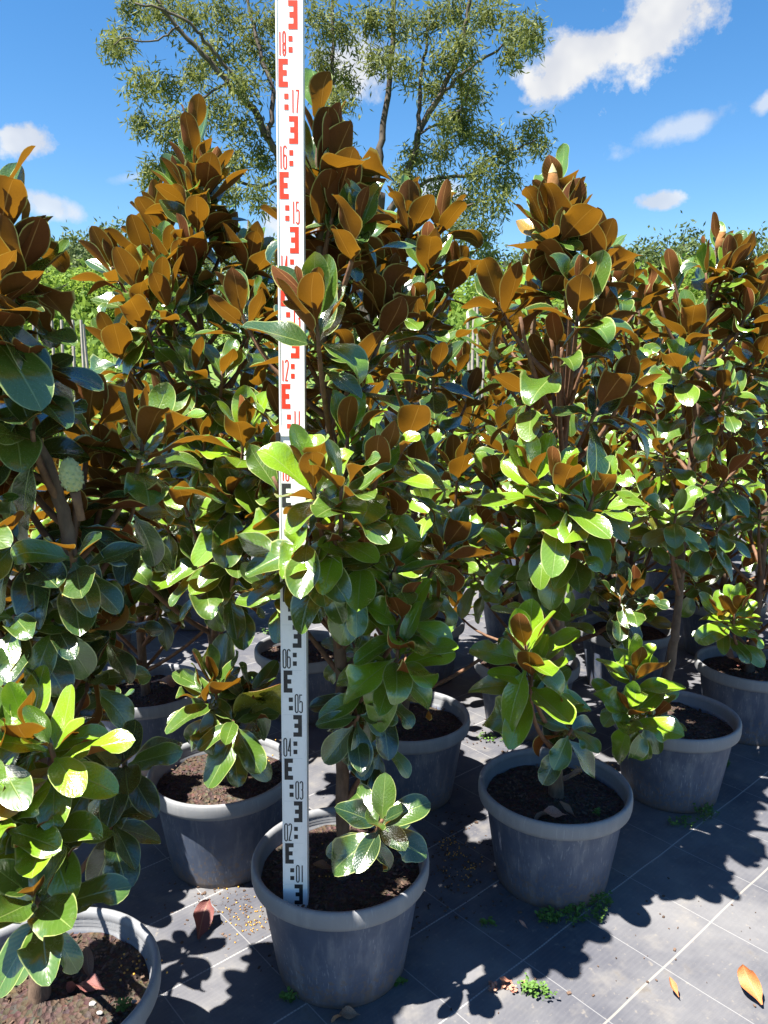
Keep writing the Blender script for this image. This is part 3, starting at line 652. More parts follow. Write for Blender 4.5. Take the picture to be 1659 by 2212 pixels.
# ------------------------------------------------------------------ the other plants of the rows
def grown(loc, label, seed, h=1.90, tufts=(), n=34, rm=.42, size=.128, young=.52, lean=(0, 0), z0=.46, avoid=None, detail=True, group="potted magnolias in rows on the weed mat"):
    p = Plant("potted_magnolia", pot_xy(*loc), label, seed, group); add_pot(p, detail)
    r = p.r; x, y = loc
    pts = [Vector((x + r.uniform(-.02, .02), y + r.uniform(-.02, .02), SOIL_Z - .01))]
    for k in range(1, 6):
        f = k / 5; pts.append(Vector((x + lean[0] * f + r.uniform(-.025, .025), y + lean[1] * f + r.uniform(-.025, .025), SOIL_Z + (h - .05 - SOIL_Z) * f)))
    p.trunk(pts, .0175, .006); p.leader(11, .26, size * 1.05, young)
    for u, v, Y, kd, nn, ax, sz, yg in tufts: p.tuft(at(u, v, Y), kd, nn + 2, ax, sz, yg, leaves=3)
    p.fill(n, z0, h - .18, rm, .14, size, young, avoid); p.finish()
    return p
grown((.08, 2.48), "potted magnolia right behind the staff plant, pot half hidden by that plant's lower leaves", 67, 2.0,
      [(885, 470, 2.42, 'erect', 9, None, .14, .25), (955, 470, 2.5, 'erect', 8, None, .135, .3), (845, 520, 2.5, 'erect', 8, None, .135, .3), (925, 560, 2.35, 'erect', 8, None, .14, .25), (985, 590, 2.45, 'erect', 8, None, .13, .25),
       (800, 600, 2.5, 'erect', 8, None, .13, .3), (860, 660, 2.25, 'erect', 9, None, .14, .25), (985, 1012, 2.15, 'mid', 9, (-.1, -.1, 1), .125, .4), (940, 800, 2.2, 'spread', 8, None, .135, .1), (1010, 1180, 2.2, 'spread', 8, None, .125, .55), (930, 1090, 2.15, 'spread', 9, (-.1, -.3, .9), .125, .6), (950, 1180, 2.15, 'spread', 9, (0, -.4, .8), .125, .6)], 15)
grown((.585, 3.0), "potted magnolia with a blue shaded shoot right of the budded plant's trunk", 71, 1.9,
      [(1372, 1268, 2.72, 'mid', 10, (.1, -.2, 1), .135, .05), (1340, 1290, 2.7, 'spread', 7, (-.2, -.3, .9), .135, .05), (1330, 1130, 2.75, 'spread', 8, None, .12, .3), (1335, 625, 2.8, 'erect', 9, None, .15, .3), (1395, 645, 2.9, 'erect', 8, None, .15, .3), (1349, 1018, 2.7, 'mid', 10, (.1, -.2, 1), .14, .7), (1375, 800, 2.75, 'spread', 9, (.2, -.2, .9), .14, .4), (1425, 905, 2.85, 'spread', 9, (.3, -.2, .9), .14, .4)], 20)
grown((1.49, 2.96), "potted magnolia at the right edge, rightmost of the pots along the front row", 73, 1.93,
      [(1588, 1318, 2.68, 'mid', 11, (-.05, -.25, 1), .135, .9), (1640, 1100, 2.75, 'spread', 8, None, .12, .3), (1620, 620, 2.8, 'erect', 8, None, .12, .3)], 20)
grown((-.88, 2.73), "potted magnolia behind the left edge plant with leaf litter lit on its soil", 79, 1.55, [(345, 1300, 2.6, 'spread', 8, (.2, -.4, .8), .13, .0), (330, 1215, 2.55, 'spread', 8, None, .12, .05)], 34, z0=.7)
grown((-.34, 3.15), "potted magnolia behind the staff, pot with mossy soil left of the staff", 83, 1.75, (), 36, z0=.72)
grown((.17, 3.52), "potted magnolia further back, pot showing between staff plant and budded plant", 89, 1.8, (), 36, z0=.7)
grown((.72, 3.95), "potted magnolia far back behind the budded plant, pale pot side in a gap of sun", 97, 1.85, (), 36)
grown((1.12, 3.42), "potted magnolia in deep shade one row behind the two right front pots", 101, 1.85, (), 38)
grown((1.30, 4.40), "potted magnolia far back right, standing in shade behind the second row", 103, 1.85, (), 36, detail=False)
grown((1.75, 3.85), "potted magnolia behind the rightmost front pot, dark foliage at the right edge", 107, 1.9, (), 38)
grown((2.1, 3.45), "potted magnolia cut by the right edge beside the rightmost front pot", 109, 1.9, (), 36)
grown((-1.16, 1.86), "potted magnolia cut by the left edge behind the seed cone plant", 113, 1.25, (), 36, size=.135, young=.1)
grown((-1.52, 3.92), "potted magnolia across the aisle at left, grey pot side lit beside its shadow", 127, 1.25, (), 32, detail=False)
grown((-1.10, 4.35), "potted magnolia across the aisle, second from the left, plain grey pot in half shade", 131, 1.35, (), 34, detail=False)
grown((-.16, 5.25), "small potted magnolia far across the aisle, its pot glimpsed beside the staff plant's trunk", 137, 1.5, (), 32, detail=False)
BACK = [(.45, 5.6), (1.05, 5.3), (1.9, 5.0), (2.5, 4.6), (1.65, 6.0), (2.35, 5.8), (2.9, 5.3), (3.3, 6.1)]
for k, xy in enumerate(BACK):
    grown(xy, "potted magnolia of the farthest rows, seen only as leaves through the nearer plants", 150 + k, 1.65 + .1 * (k % 3), (), 24, detail=False, group="farthest row of potted magnolias")

# ------------------------------------------------------------------ measuring staff
def flat_material(name, c, rough=.45, wear=None):
    m, N, out = material(name); t = N.add('ShaderNodeTexCoord').outputs['Object']
    n = N.noise(t, 35, 5, .7); n2 = N.noise(N.vmath('MULTIPLY', t, (1, 1, .25)), 160, 3, .6)
    k = N.mix(N.math('MULTIPLY', N.ss(n, .5, .75), .35), (*c, 1), (*(wear or tuple(x * .75 for x in c)), 1))
    k = N.mix(N.math('MULTIPLY', N.ss(n2, .66, .72), .35), k, (*(wear or (.3, .3, .3)), 1))
    N.l.new(principled(N, k, rough, .4, bump(N, n2, .05, .001)), out.inputs[0]); return m
M_WHITE = flat_material("staff_white", (.80, .80, .79), .4, (.62, .61, .58))
M_ALU = flat_material("staff_side", (.62, .63, .64), .4, (.5, .5, .5))
M_BLK = flat_material("staff_black_print", (.022, .022, .024), .5, (.10, .10, .10))
M_RED = flat_material("staff_red_print", (.60, .030, .006), .6, (.50, .10, .05))
M_CLIP = flat_material("black_clip", (.018, .018, .02), .35)
staff = empty("measuring_staff", (0, 0, 0))
tag(staff, "tall white measuring staff with black and red E marks standing in the front pot", "measuring staff")
b0 = at(640.5, 1984, 1.58); t0 = at(626.5, 0, 1.60)
zax = (t0 - b0).normalized(); xax = Vector((1, 0, 0)); xax = (xax - zax * xax.dot(zax)).normalized(); yax = zax.cross(xax)
SL = (t0 - b0).length / 1.9075        # one staff metre
M = Matrix(((xax.x, yax.x, zax.x, b0.x), (xax.y, yax.y, zax.y, b0.y), (xax.z, yax.z, zax.z, b0.z), (0, 0, 0, 1)))
staff.matrix_world = M
LW, UW, JOIN = .0545, .0515, 1.095
def section(name, w, d, z0, z1, yf):
    # box profile with a recessed face between two slim rails
    rail, rec = .0028, .0012
    P = [(-w / 2, yf + d), (-w / 2, yf), (-w / 2 + rail, yf), (-w / 2 + rail, yf + rec), (w / 2 - rail, yf + rec), (w / 2 - rail, yf), (w / 2, yf), (w / 2, yf + d)]
    V = [(x, y, z0) for x, y in P] + [(x, y, z1) for x, y in P]; n = len(P)
    F = [(i, (i + 1) % n, (i + 1) % n + n, i + n) for i in range(n)] + [tuple(range(n))[::-1], tuple(range(n, 2 * n))]
    o = mesh_obj(name, V, F, M_WHITE, staff, False); o.data.materials.append(M_ALU)
    for p in o.data.polygons:
        if abs(p.normal.x) > .9: p.material_index = 1
    return o
section("lower_section", LW, .042, 0, JOIN * SL, -.021); section("upper_section", UW, .034, JOIN * SL + .0005, 2.45 * SL, -.0185)
for sx in (-1, 1):
    xc = sx * (LW / 2 + .001)
    V, F = box(xc - .0045, xc + .0045, -.0245, .024, 1.083 * SL, 1.103 * SL); c = mesh_obj("clip", V, F, M_CLIP, staff, False)
    bv = c.modifiers.new("bevel", 'BEVEL'); bv.width = .0015; bv.segments = 2
V, F = box(-LW / 2 + .004, LW / 2 - .004, -.0222, -.0190, 1.0955 * SL, 1.110 * SL); mesh_obj("collar", V, F, M_WHITE, staff, False)
def arc(cx, cz, rx, rz, a0, a1, n=7): return [(cx + rx * math.cos(R(a0 + (a1 - a0) * i / n)), cz + rz * math.sin(R(a0 + (a1 - a0) * i / n))) for i in range(n + 1)]
RR = .12
DIG = {
    '0': [arc(.5, 1 - RR, .5, RR, 0, 180) + arc(.5, RR, .5, RR, 180, 360) + [(1, 1 - RR)]],
    '1': [[(.62, 0), (.62, 1)]],
    '2': [arc(.5, 1 - RR, .5, RR, 180, 0) + [(1, .72), (.04, .03), (1.0, .03)]],
    '3': [arc(.5, 1 - RR, .5, RR, 170, 0) + [(1, .62)] + [(.86, .53), (.45, .53)], [(.86, .53), (1, .44)] + arc(.5, RR, .5, RR, 360, 190)],
    '4': [[(.78, 0), (.78, 1)], [(.78, .96), (.02, .30), (1.05, .30)]],
    '5': [[(.95, .97), (.08, .97), (.08, .56)] + arc(.5, .52, .5, .1, 130, 0) + arc(.5, RR, .5, RR, 360, 190)],
    '6': [arc(.5, 1 - RR, .5, RR, 10, 180) + arc(.5, RR, .5, RR, 180, 360) + arc(.5, .50, .5, .1, 0, 150)],
    '7': [[(.0, .97), (1, .97), (.45, 0)]],
    '8': [arc(.5, RR, .42, RR, 90, 450, 14), arc(.5, 1 - RR, .42, RR, 0, 180) + arc(.5, .56, .42, .06, 180, 360) + [(.92, 1 - RR)], [(.08, RR), (.08, .46), (.5, .5), (.92, .46), (.92, RR)]],
    '9': [arc(.5, RR, .5, RR, 190, 360) + arc(.5, 1 - RR, .5, RR, 0, 180) + arc(.5, .50, .5, .1, 180, 330)]}
def ribbon(poly, w, y):
    P = [Vector((p[0], p[1])) for p in poly]; Q = [P[0]]
    for p in P[1:]:
        if (p - Q[-1]).length > 1e-5: Q.append(p)
    V = []; F = []; n = len(Q)
    for i in range(n):
        d0 = (Q[i] - Q[i - 1]).normalized() if i else (Q[1] - Q[0]).normalized(); d1 = (Q[i + 1] - Q[i]).normalized() if i < n - 1 else d0
        t = (d0 + d1).normalized() if (d0 + d1).length > 1e-3 else d0; nn = Vector((-t.y, t.x)); k = 1 / max(.45, abs(nn.dot(Vector((-d0.y, d0.x)))))
        for s in (1, -1): q = Q[i] + nn * (s * w * .5 * k); V.append((q.x, y, q.y))
    for i in range(n - 1): F.append((2 * i, 2 * i + 1, 2 * i + 3, 2 * i + 2))
    return V, F
prints = {'b': [], 'r': [], 'l': []}
for k in range(0, 24):
    z0 = k / 10 * SL; up = k >= 11; w = UW if up else LW; yf = (-.0185 if up else -.021) + .0012 - .0004; key = 'r' if k >= 10 else 'b'
    fx = lambda f: -w / 2 + .0012 + f * (w - .0075)
    cm = .01 * SL; odd = k % 2 == 1
    def rect(a, b, z1, z2, yy=0.0): prints[key].append(([(fx(a), yf + yy, z0 + z1 * cm), (fx(b), yf + yy, z0 + z1 * cm), (fx(b), yf + yy, z0 + z2 * cm), (fx(a), yf + yy, z0 + z2 * cm)], [(0, 1, 2, 3)]))
    e0, e1 = (.09, .49) if odd else (.92, .52); sp = .45
    m = e0 + (e1 - e0) * sp
    rect(min(e0, m), max(e0, m), 5.0, 9.95)
    for z1, z2, f in ((5.0, 6.0, 1), (7.0, 8.0, .88), (8.95, 9.95, 1)):
        ee = e0 + (e1 - e0) * f; rect(min(m, ee), max(m, ee), z1, z2)
    bx = (.32, .51) if odd else (.52, .70)
    rect(*bx, 1.0, 2.0); rect(*bx, 2.9, 3.9)
    nx = (.62, .94) if odd else (.08, .40)
    s = "%02d" % k; dw = (nx[1] - nx[0] - .07) / 2
    for i, ch in enumerate(s):
        for j, poly in enumerate(DIG[ch]):
            a = nx[0] + i * (dw + .07)
            prints[key].append(ribbon([(fx(a + p[0] * dw), z0 + (.5 + p[1] * 4.1) * cm) for p in poly], .0026, yf - .00012 * j))
    prints['l'].append(([(fx(.05), yf, z0 - .0004), (fx(.93), yf, z0 - .0004), (fx(.93), yf, z0 + .0004), (fx(.05), yf, z0 + .0004)], [(0, 1, 2, 3)]))
for key, mt, nm in (('b', M_BLK, "black_lettering"), ('r', M_RED, "red_lettering"), ('l', M_ALU, "decimetre_marking_lines")):
    V, F = join(prints[key]); mesh_obj(nm, V, F, mt, staff, False)

# ------------------------------------------------------------------ trees beyond the nursery
def crown_material(name, c1, c2, c3, trans=.25):
    m, N, out = material(name); g = N.add('ShaderNodeNewGeometry'); t = N.add('ShaderNodeTexCoord').outputs['Object']
    c = N.ramp(g.outputs['Random Per Island'], [(0, c1), (.5, c2), (1, c3)])
    n = N.noise(t, .9, 3, .6); c = N.mix(N.math('MULTIPLY', N.ss(n, .4, .7), .5), c, (*c3, 1))
    p = principled(N, c, .65, .2); tr = N.add('ShaderNodeBsdfTranslucent'); N.set(tr.inputs[0], tuple(min(1, x * 1.5) for x in c3) + (1,))
    N.l.new(N.mixs(trans, p, tr.outputs[0]), out.inputs[0]); return m
M_EUC = crown_material("gum_leaves", (.038, .060, .028), (.068, .092, .034), (.165, .180, .042))
M_FAR = crown_material("far_dark_foliage", (.045, .070, .030), (.065, .095, .035), (.105, .135, .040))
M_BUSH = crown_material("bright_shrub_foliage", (.085, .150, .025), (.120, .200, .030), (.190, .270, .040), .35)
M_GUMBARK = simple("gum_bark", (.10, .082, .068), (.045, .036, .030), 6, .85, .5, .2, 5, .02, (1, 1, .3))
M_STAKE = simple("weathered_stake", (.36, .32, .27), (.24, .21, .18), 12, .85, .3, .2)
def leaf_cloud(centers, n, sig, L, Wd, droop, seed):
    """n leaf faces scattered round every centre; droop 1 = hanging straight down"""
    g = np.random.default_rng(seed); c = np.repeat(np.asarray(centers, float), n, 0); m = len(c)
    p = c + g.normal(0, 1, (m, 3)) * np.asarray(sig)
    d = g.normal(0, 1, (m, 3)); d /= np.linalg.norm(d, axis=1)[:, None]; d = d * (1 - droop) + np.array([0, 0, -1.0]) * droop + g.normal(0, .12, (m, 3)); d /= np.linalg.norm(d, axis=1)[:, None]
    s = np.cross(d, g.normal(0, 1, (m, 3))); s /= np.linalg.norm(s, axis=1)[:, None]
    l = (L * g.uniform(.7, 1.25, m))[:, None]; w = (Wd * g.uniform(.7, 1.25, m))[:, None]
    V = np.empty((m, 4, 3)); V[:, 0] = p; V[:, 1] = p + d * l * .45 + s * w * .5; V[:, 2] = p + d * l; V[:, 3] = p + d * l * .45 - s * w * .5
    return V.reshape(-1, 3)
def cloud_mesh(name, V, mat):
    me = bpy.data.meshes.new(name); n = len(V) // 4
    me.vertices.add(len(V)); me.vertices.foreach_set('co', V.astype(np.float32).ravel())
    me.loops.add(4 * n); me.loops.foreach_set('vertex_index', np.arange(4 * n, dtype=np.int32))
    me.polygons.add(n); me.polygons.foreach_set('loop_start', np.arange(0, 4 * n, 4, dtype=np.int32))
    me.update(calc_edges=True); me.materials.append(mat); return me

# the big gum tree: limbs and sprays of hanging leaves
EY = 18.0
gum = empty("gum_tree", (at(815, 800, EY).x, EY, 0)); tag(gum, "big gum tree with hanging leaves and forked dark limbs behind the potted plants", "tree")
def limb(name, pts, r0, r1, dy0=0.0, dy1=0.0):
    n = len(pts); P = [at(p[0], p[1], EY + dy0 + (dy1 - dy0) * i / (n - 1)) for i, p in enumerate(pts)]
    P = smooth_path(P, 5 * (n - 1)); k = len(P); P = [p + Vector((rnd.uniform(-1, 1), 0, rnd.uniform(-1, 1))) * .03 for p in P]
    V, F = tube([p - gum.location for p in P], [r0 + (r1 - r0) * i / (k - 1) for i in range(k)], 8, True, .06)
    mesh_obj(name, V, F, M_GUMBARK, gum)
limb("trunk", [(790, 940), (795, 800), (800, 640), (806, 520), (812, 420)], .30, .20)
LIMBS = [([(812, 420), (822, 320), (834, 230), (845, 120), (850, 0), (855, -90)], .15, .06, 0, .5), ([(806, 520), (870, 410), (905, 290), (945, 215), (985, 130), (1010, 40), (1020, -60)], .16, .05, 0, -.8),
         ([(905, 290), (905, 220), (915, 130), (930, 20)], .09, .04, -.4, .4), ([(945, 215), (985, 170), (1040, 130), (1100, 90)], .07, .03, -.5, -1.0),
         ([(800, 600), (700, 490), (625, 385), (580, 300), (545, 235), (490, 175), (440, 120), (385, 60), (340, 0)], .18, .05, 0, -1.2), ([(545, 235), (500, 160), (450, 100), (420, 60), (350, 20), (290, 10)], .08, .03, -.7, -1.6),
         ([(580, 300), (590, 200), (560, 110), (540, 20), (530, -60)], .10, .04, -.6, .2), ([(625, 385), (540, 400), (450, 370), (380, 380)], .07, .025, -.5, -1.2), ([(700, 490), (720, 380), (715, 260), (720, 120), (720, -40)], .11, .05, -.2, .6),
         ([(860, 430), (940, 385), (1010, 380), (1060, 340), (1120, 320), (1160, 300)], .08, .025, -.2, -.6), ([(806, 520), (900, 470), (990, 450), (1050, 430)], .07, .03, 0, -.3), ([(905, 290), (960, 260), (1000, 230), (1020, 150)], .05, .02, -.4, 0),
         ([(385, 60), (330, 90), (270, 85), (245, 100)], .035, .015, -1.2, -1.4), ([(490, 175), (420, 230), (350, 270)], .05, .02, -.9, -1.3)]
for pts, r0, r1, a, b in LIMBS: limb("limb", pts, r0 * .58, r1 * .7, a, b)
CL = [(262, 85, 36), (245, 110, 22), (290, 15, 50), (350, 20, 60), (420, 40, 60), (480, 20, 60), (315, 185, 40), (355, 190, 50), (420, 160, 55), (470, 110, 55), (310, 265, 32), (360, 280, 50), (420, 270, 55), (470, 230, 55),
      (520, 270, 45), (530, 180, 50), (540, 90, 60), (590, 40, 60), (600, 150, 50), (340, 365, 36), (325, 395, 22), (390, 340, 40), (440, 350, 45), (500, 350, 48), (560, 340, 40), (420, 420, 40), 
      (690, 40, 60), (700, 130, 50), (745, 70, 55), (750, 180, 42), (720, 230, 40), (800, 40, 50), (860, 50, 55), (815, 120, 40), (870, 150, 40), (930, 40, 55), (985, 30, 55), (960, 120, 45), (1010, 90, 45), (930, 190, 35),
      (1000, 180, 45), (1020, 210, 32), (990, 245, 30), (1050, 30, 45), (1110, 60, 45), (1145, 90, 25), (1150, 60, 24), (1105, 120, 26), (960, 265, 24), (1010, 280, 40), (1050, 300, 38), (1090, 330, 40), (1150, 290, 34), (1165, 320, 24),
      (960, 330, 36), (900, 345, 34), (870, 380, 30), (1030, 370, 42), (1090, 390, 38), (950, 410, 44), (1040, 505, 42), (1055, 560, 36), (985, 490, 40), (640, 425, 30), (560, 420, 34), (490, 415, 34), (1010, 440, 48), (1070, 440, 36), (730, 320, 36), (690, 380, 36), (760, 420, 40), ]
gr = np.random.default_rng(5); sprays = []
for u, v, rad in CL:
    c = at(u, v, EY + gr.uniform(-1.4, 1.0)); rr = rad / FPX * EY * .74
    for _ in range(int(4 + rad * .20)):
        q = gr.normal(0, 1, 3); q /= np.linalg.norm(q); sprays.append(np.array(c - gum.location) + q * rr * gr.uniform(.15, 1.12) * np.array([1, 1.2, .85]))
for k in range(70):                    # the part of the crown above and behind the view
    sprays.append(np.array([gr.normal(-1.6, 2.2), gr.normal(1.0, 1.6), gr.uniform(10.6, 13.5)]))
o = bpy.data.objects.new("crown", cloud_mesh("crown", leaf_cloud(sprays, 36, (.13, .13, .13), .18, .036, .36, 3), M_EUC)); link(o, gum)

def tree_mesh(seed, w, h, clumps, per, L, Wd, mat, droop=.2, low=.25):
    g = np.random.default_rng(seed); cs = []
    for _ in range(clumps):
        q = g.normal(0, 1, 3); q /= np.linalg.norm(q); k = g.uniform(.35, 1.0)
        zz = .5 + .5 * q[2] * k; cs.append((q[0] * k * w * .5 * (1.1 - .35 * zz), q[1] * k * w * .5 * (1.1 - .35 * zz), h * (low + (1 - low) * zz)))
    return cloud_mesh("crown", leaf_cloud(cs, per, (w * .052, w * .052, h * .04), L, Wd, droop, seed), mat)
def trunk_mesh(h, r):
    V, F = tube([(0, 0, 0), (.06 * h * .2, 0, h * .3), (-.02 * h, .01 * h, h * .6), (0, 0, h * .9)], [r, r * .8, r * .5, r * .15], 7)
    me = bpy.data.meshes.new("trunk"); me.from_pydata([tuple(v) for v in V], [], F); me.update(); me.materials.append(M_GUMBARK); return me
TALL = [tree_mesh(20 + k, 5.2, 8.0, 90, 60, .26, .12, M_FAR) for k in range(3)]; TALL_T = trunk_mesh(8.0, .16)
SHRUB = [tree_mesh(40 + k, 2.2, 2.2, 46, 60, .15, .065, M_BUSH, .1, .08) for k in range(3)]; SHRUB_T = trunk_mesh(2.0, .035)
PALE = [tree_mesh(60 + k, 4.6, 5.6, 80, 60, .22, .10, M_BUSH, .15, .12) for k in range(2)]; PALE_T = trunk_mesh(5.4, .10)
def place(name, label, cat, group, crown, trunk, x, y, s, rz, z=0.0):
    t = empty(name, (x, y, z)); tag(t, label, cat, group); t.scale = (s[0], s[0], s[1]); t.rotation_euler = (0, 0, rz)
    a = bpy.data.objects.new("crown", crown); link(a, t); b = bpy.data.objects.new("trunk", trunk); link(b, t)
tr = random.Random(3)
FAR_LABEL = {1: "leftmost tall dark tree on the rise, seen between the left edge plant and its neighbour", 2: "second tall dark tree from the left on the rise", 3: "tallest dark tree of the left gap, beside the copper tipped tall magnolia",
  13: "dark tree top left of the tallest dark tree at the right", 15: "tallest dark rounded tree on the rise at the right, under the smallest cloud", 16: "dark tree right of the tallest rounded one", 18: "dark tree on the rise at the right edge"}
MID_LABEL = {0: "bright yellow green tree by the left edge plant", 1: "bright yellow green tree in the middle of the left gap", 2: "bright yellow green tree beside the tall copper tipped magnolia", 4: "pale green tree under the gum tree, in the gap right of the staff plant",
  7: "bright tree just right of the budded plant's crown", 8: "rounded bright tree between the two budded plants", 9: "bright tree left of the pale budded plant's tip", 11: "bright tree right of the pale budded plant's tip"}
FARL = [(-40, 500, 44), (60, 520, 46), (128, 492, 42), (185, 478, 45), (235, 470, 47), (300, 500, 50), (400, 520, 52), (520, 510, 50), (650, 500, 55), (760, 500, 55), (1090, 530, 48), (1180, 520, 50), (1280, 530, 52), (1350, 500, 45),
        (1410, 530, 50), (1480, 478, 44), (1540, 505, 47), (1590, 520, 50), (1640, 500, 45), (1700, 480, 44), (1790, 500, 46), (-150, 480, 44)]
for i, (u, v, Y) in enumerate(FARL):
    p = at(u, v, Y); h = p.z; place("far_tree", FAR_LABEL.get(i, "dark tree on the wooded rise hidden among the others behind the plants"), "tree", "trees on the wooded rise", tr.choice(TALL), TALL_T, p.x, Y, (h / 8.0 * tr.uniform(.85, 1.1), h / 8.0), tr.uniform(0, 6), hillz(p.x, Y))
MIDL = [(30, 575, 24), (110, 560, 26), (175, 545, 25), (240, 560, 27), (1000, 575, 22), (1060, 560, 25), (1150, 560, 26), (1360, 560, 26), (1430, 555, 28), (1500, 545, 27), (1560, 560, 26), (1620, 550, 28), (1690, 540, 26), (-60, 560, 25), (330, 560, 27)]
for i, (u, v, Y) in enumerate(MIDL):
    p = at(u, v, Y); h = p.z; place("pale_tree", MID_LABEL.get(i, "bright yellow green tree hidden behind the potted plants"), "tree", "bright trees before the rise", tr.choice(PALE), PALE_T, p.x, Y, (h / 5.6 * tr.uniform(.9, 1.25), h / 5.6), tr.uniform(0, 6))
BUSH = [(-20, 640, 10.5), (50, 632, 11.5), (110, 645, 12), (170, 655, 11), (230, 640, 12.5), (20, 690, 9.6), (90, 700, 9.8), (150, 705, 9.4), (1000, 660, 12), (1045, 665, 13), (1100, 650, 12.5), (1340, 650, 13), (1420, 640, 12.5), (1500, 640, 13), (-90, 650, 10.5), (210, 710, 9.6)]
BUSH_LABEL = {1: 'lime green shrub nearest the left edge plant, behind the first stakes', 2: 'lime green shrub in the middle of the left gap', 3: 'lime green shrub at the right of the left gap', 5: 'low lime green shrub in front of the leftmost stakes', 6: 'low lime green shrub at the foot of the middle left stakes', 7: 'low lime green shrub at the foot of the right stakes of the left gap', 8: 'lime green shrub behind the stakes between the staff plant and the budded plant', 9: 'farther lime green shrub right of those middle stakes'}
for i, (u, v, Y) in enumerate(BUSH):
    p = at(u, v, Y); h = p.z; place("leafy_shrub", BUSH_LABEL.get(i, "lime green shrub hidden beyond the potted plants"), "shrub", "lime green shrubs beyond the mat", tr.choice(SHRUB), SHRUB_T, p.x, Y, (h / 2.2 * .85, h / 2.2), tr.uniform(0, 6))
sv, sf = tube([(0, 0, 0), (.004, 0, .9), (0, .004, 1.8)], [.020, .019, .017], 6); stake_me = bpy.data.meshes.new("garden_stake"); stake_me.from_pydata([tuple(v) for v in sv], [], sf); stake_me.update(); stake_me.materials.append(M_STAKE)
ORD = ['leftmost', 'second', 'third', 'fourth', 'fifth', 'sixth', 'seventh', 'eighth', 'ninth', 'tenth']
for i, (u, v, Y) in enumerate([(8, 660, 8.9), (35, 640, 9.2), (62, 655, 8.8), (78, 625, 9.0), (100, 668, 9.1), (118, 690, 8.8), (140, 690, 8.9), (152, 690, 9.3), (170, 690, 8.8), (190, 700, 9.2), (1018, 640, 9.0), (1026, 672, 9.2), (1034, 645, 9.1), (1042, 660, 9.4), (1050, 690, 8.9), (1060, 650, 9.2)]):
    p = at(u, v, Y); o = bpy.data.objects.new("garden_stake", stake_me); link(o); o.location = (p.x, Y, 0); o.scale = (1, 1, p.z / 1.8); o.rotation_euler = (tr.uniform(-.04, .04), tr.uniform(-.05, .05), 0)
    tag(o, ("%s thin weathered stake%s in the gap behind the left edge plant" % (ORD[i], ' from the left' if i else '')) if i < 10 else ("%s thin weathered stake%s between staff plant and budded plant" % (ORD[i - 10], ' from the left' if i > 10 else '')), "stake", "stakes among the shrubs beyond the mat")

# ------------------------------------------------------------------ litter, weeds and beads
DEADM = [leaf_mesh("fallen_leaf", .50, .55, -.5, .5, .30, .2, -.8, 0, 10, M_DEAD), leaf_mesh("fallen_leaf", .48, .35, .5, -.3, .35, .6, .9, 0, 10, M_DEAD), leaf_mesh("fallen_leaf", .34, .75, -.8, .2, .25, .4, 0, 0, 10, M_DEAD)]
def fallen(u, v, z, size, rz, m, c, label, tilt=(.1, .1), lift=.012):
    p = at_z(u, v, z); o = bpy.data.objects.new("fallen_leaf", DEADM[m]); link(o)
    d = Matrix.Rotation(rz, 3, 'Z') @ Vector((0, 1, 0)); o.location = p - d * size * .5 + Vector((0, 0, lift)); o.scale = (size,) * 3; o.rotation_euler = (tilt[0], tilt[1], rz); o.color = (*c, 1)
    tag(o, label, "fallen leaf", "fallen magnolia leaves")
BR, OR, TN, MR = (.20, .10, .055), (.48, .17, .05), (.30, .19, .12), (.16, .055, .05)
fallen(432, 2005, .003, .115, .15, 0, MR, "curled maroon fallen leaf on shaded mat left of the front pot", (.1, .5))
fallen(1624, 2145, .003, .095, .0, 0, OR, "orange fallen leaf with a pale torn edge on the sunny mat", (.1, -.3))
fallen(1452, 2148, .003, .045, .3, 2, OR, "small pointed orange fallen leaf scrap on the sunny mat")
fallen(322, 1726, .003, .11, 1.4, 1, (.42, .18, .10), "pinkish brown fallen leaf on the mat behind the dark left shoot")
fallen(1165, 1642, .255, .12, 1.2, 0, TN, "grey brown fallen leaf leaning on the back rim inside the budded plant's pot", (.7, .2), .02)
fallen(1235, 1697, .255, .085, -1.5, 2, TN, "curled tan fallen leaf right of the trunk in the budded plant's pot")
fallen(1186, 1768, .255, .095, 1.5, 1, (.50, .28, .19), "pinkish fallen leaf at the sunlit front of the budded plant's soil")
fallen(1222, 1766, .255, .06, .9, 2, BR, "small dark curled fallen leaf beside the pinkish one on the soil")
fallen(700, 1898, .255, .08, 2.3, 2, BR, "thin brown fallen leaf on the soil right of the measuring staff")
fallen(1575, 1440, .255, .11, 1.3, 0, BR, "brown fallen leaf on shaded soil of the rightmost front pot", (.3, .2))
fallen(1610, 1440, .255, .10, -1.1, 1, MR, "reddish fallen leaf beside the brown one in the rightmost front pot")
fallen(355, 1478, .255, .10, -1.4, 1, (.50, .26, .15), "pale lit fallen leaf on the soil of the shaded left pot")
fallen(190, 2105, .255, .07, .5, 2, BR, "dark curled fallen leaf at the sunny back of the nearest pot")
fallen(185, 2140, .255, .085, 1.3, 1, MR, "dark reddish fallen leaf lying in the middle of the nearest pot")
fallen(745, 2203, .003, .07, 1.6, 1, TN, "pale brown fallen leaf edge at the foot of the front pot")
fallen(1090, 2135, .003, .04, 2.0, 2, (.42, .19, .12), "withered pinkish leaf scrap beside the small green weed")
fallen(1128, 2010, .003, .03, 1.0, 2, (.40, .20, .14), "tiny reddish leaf scrap near the weeds")

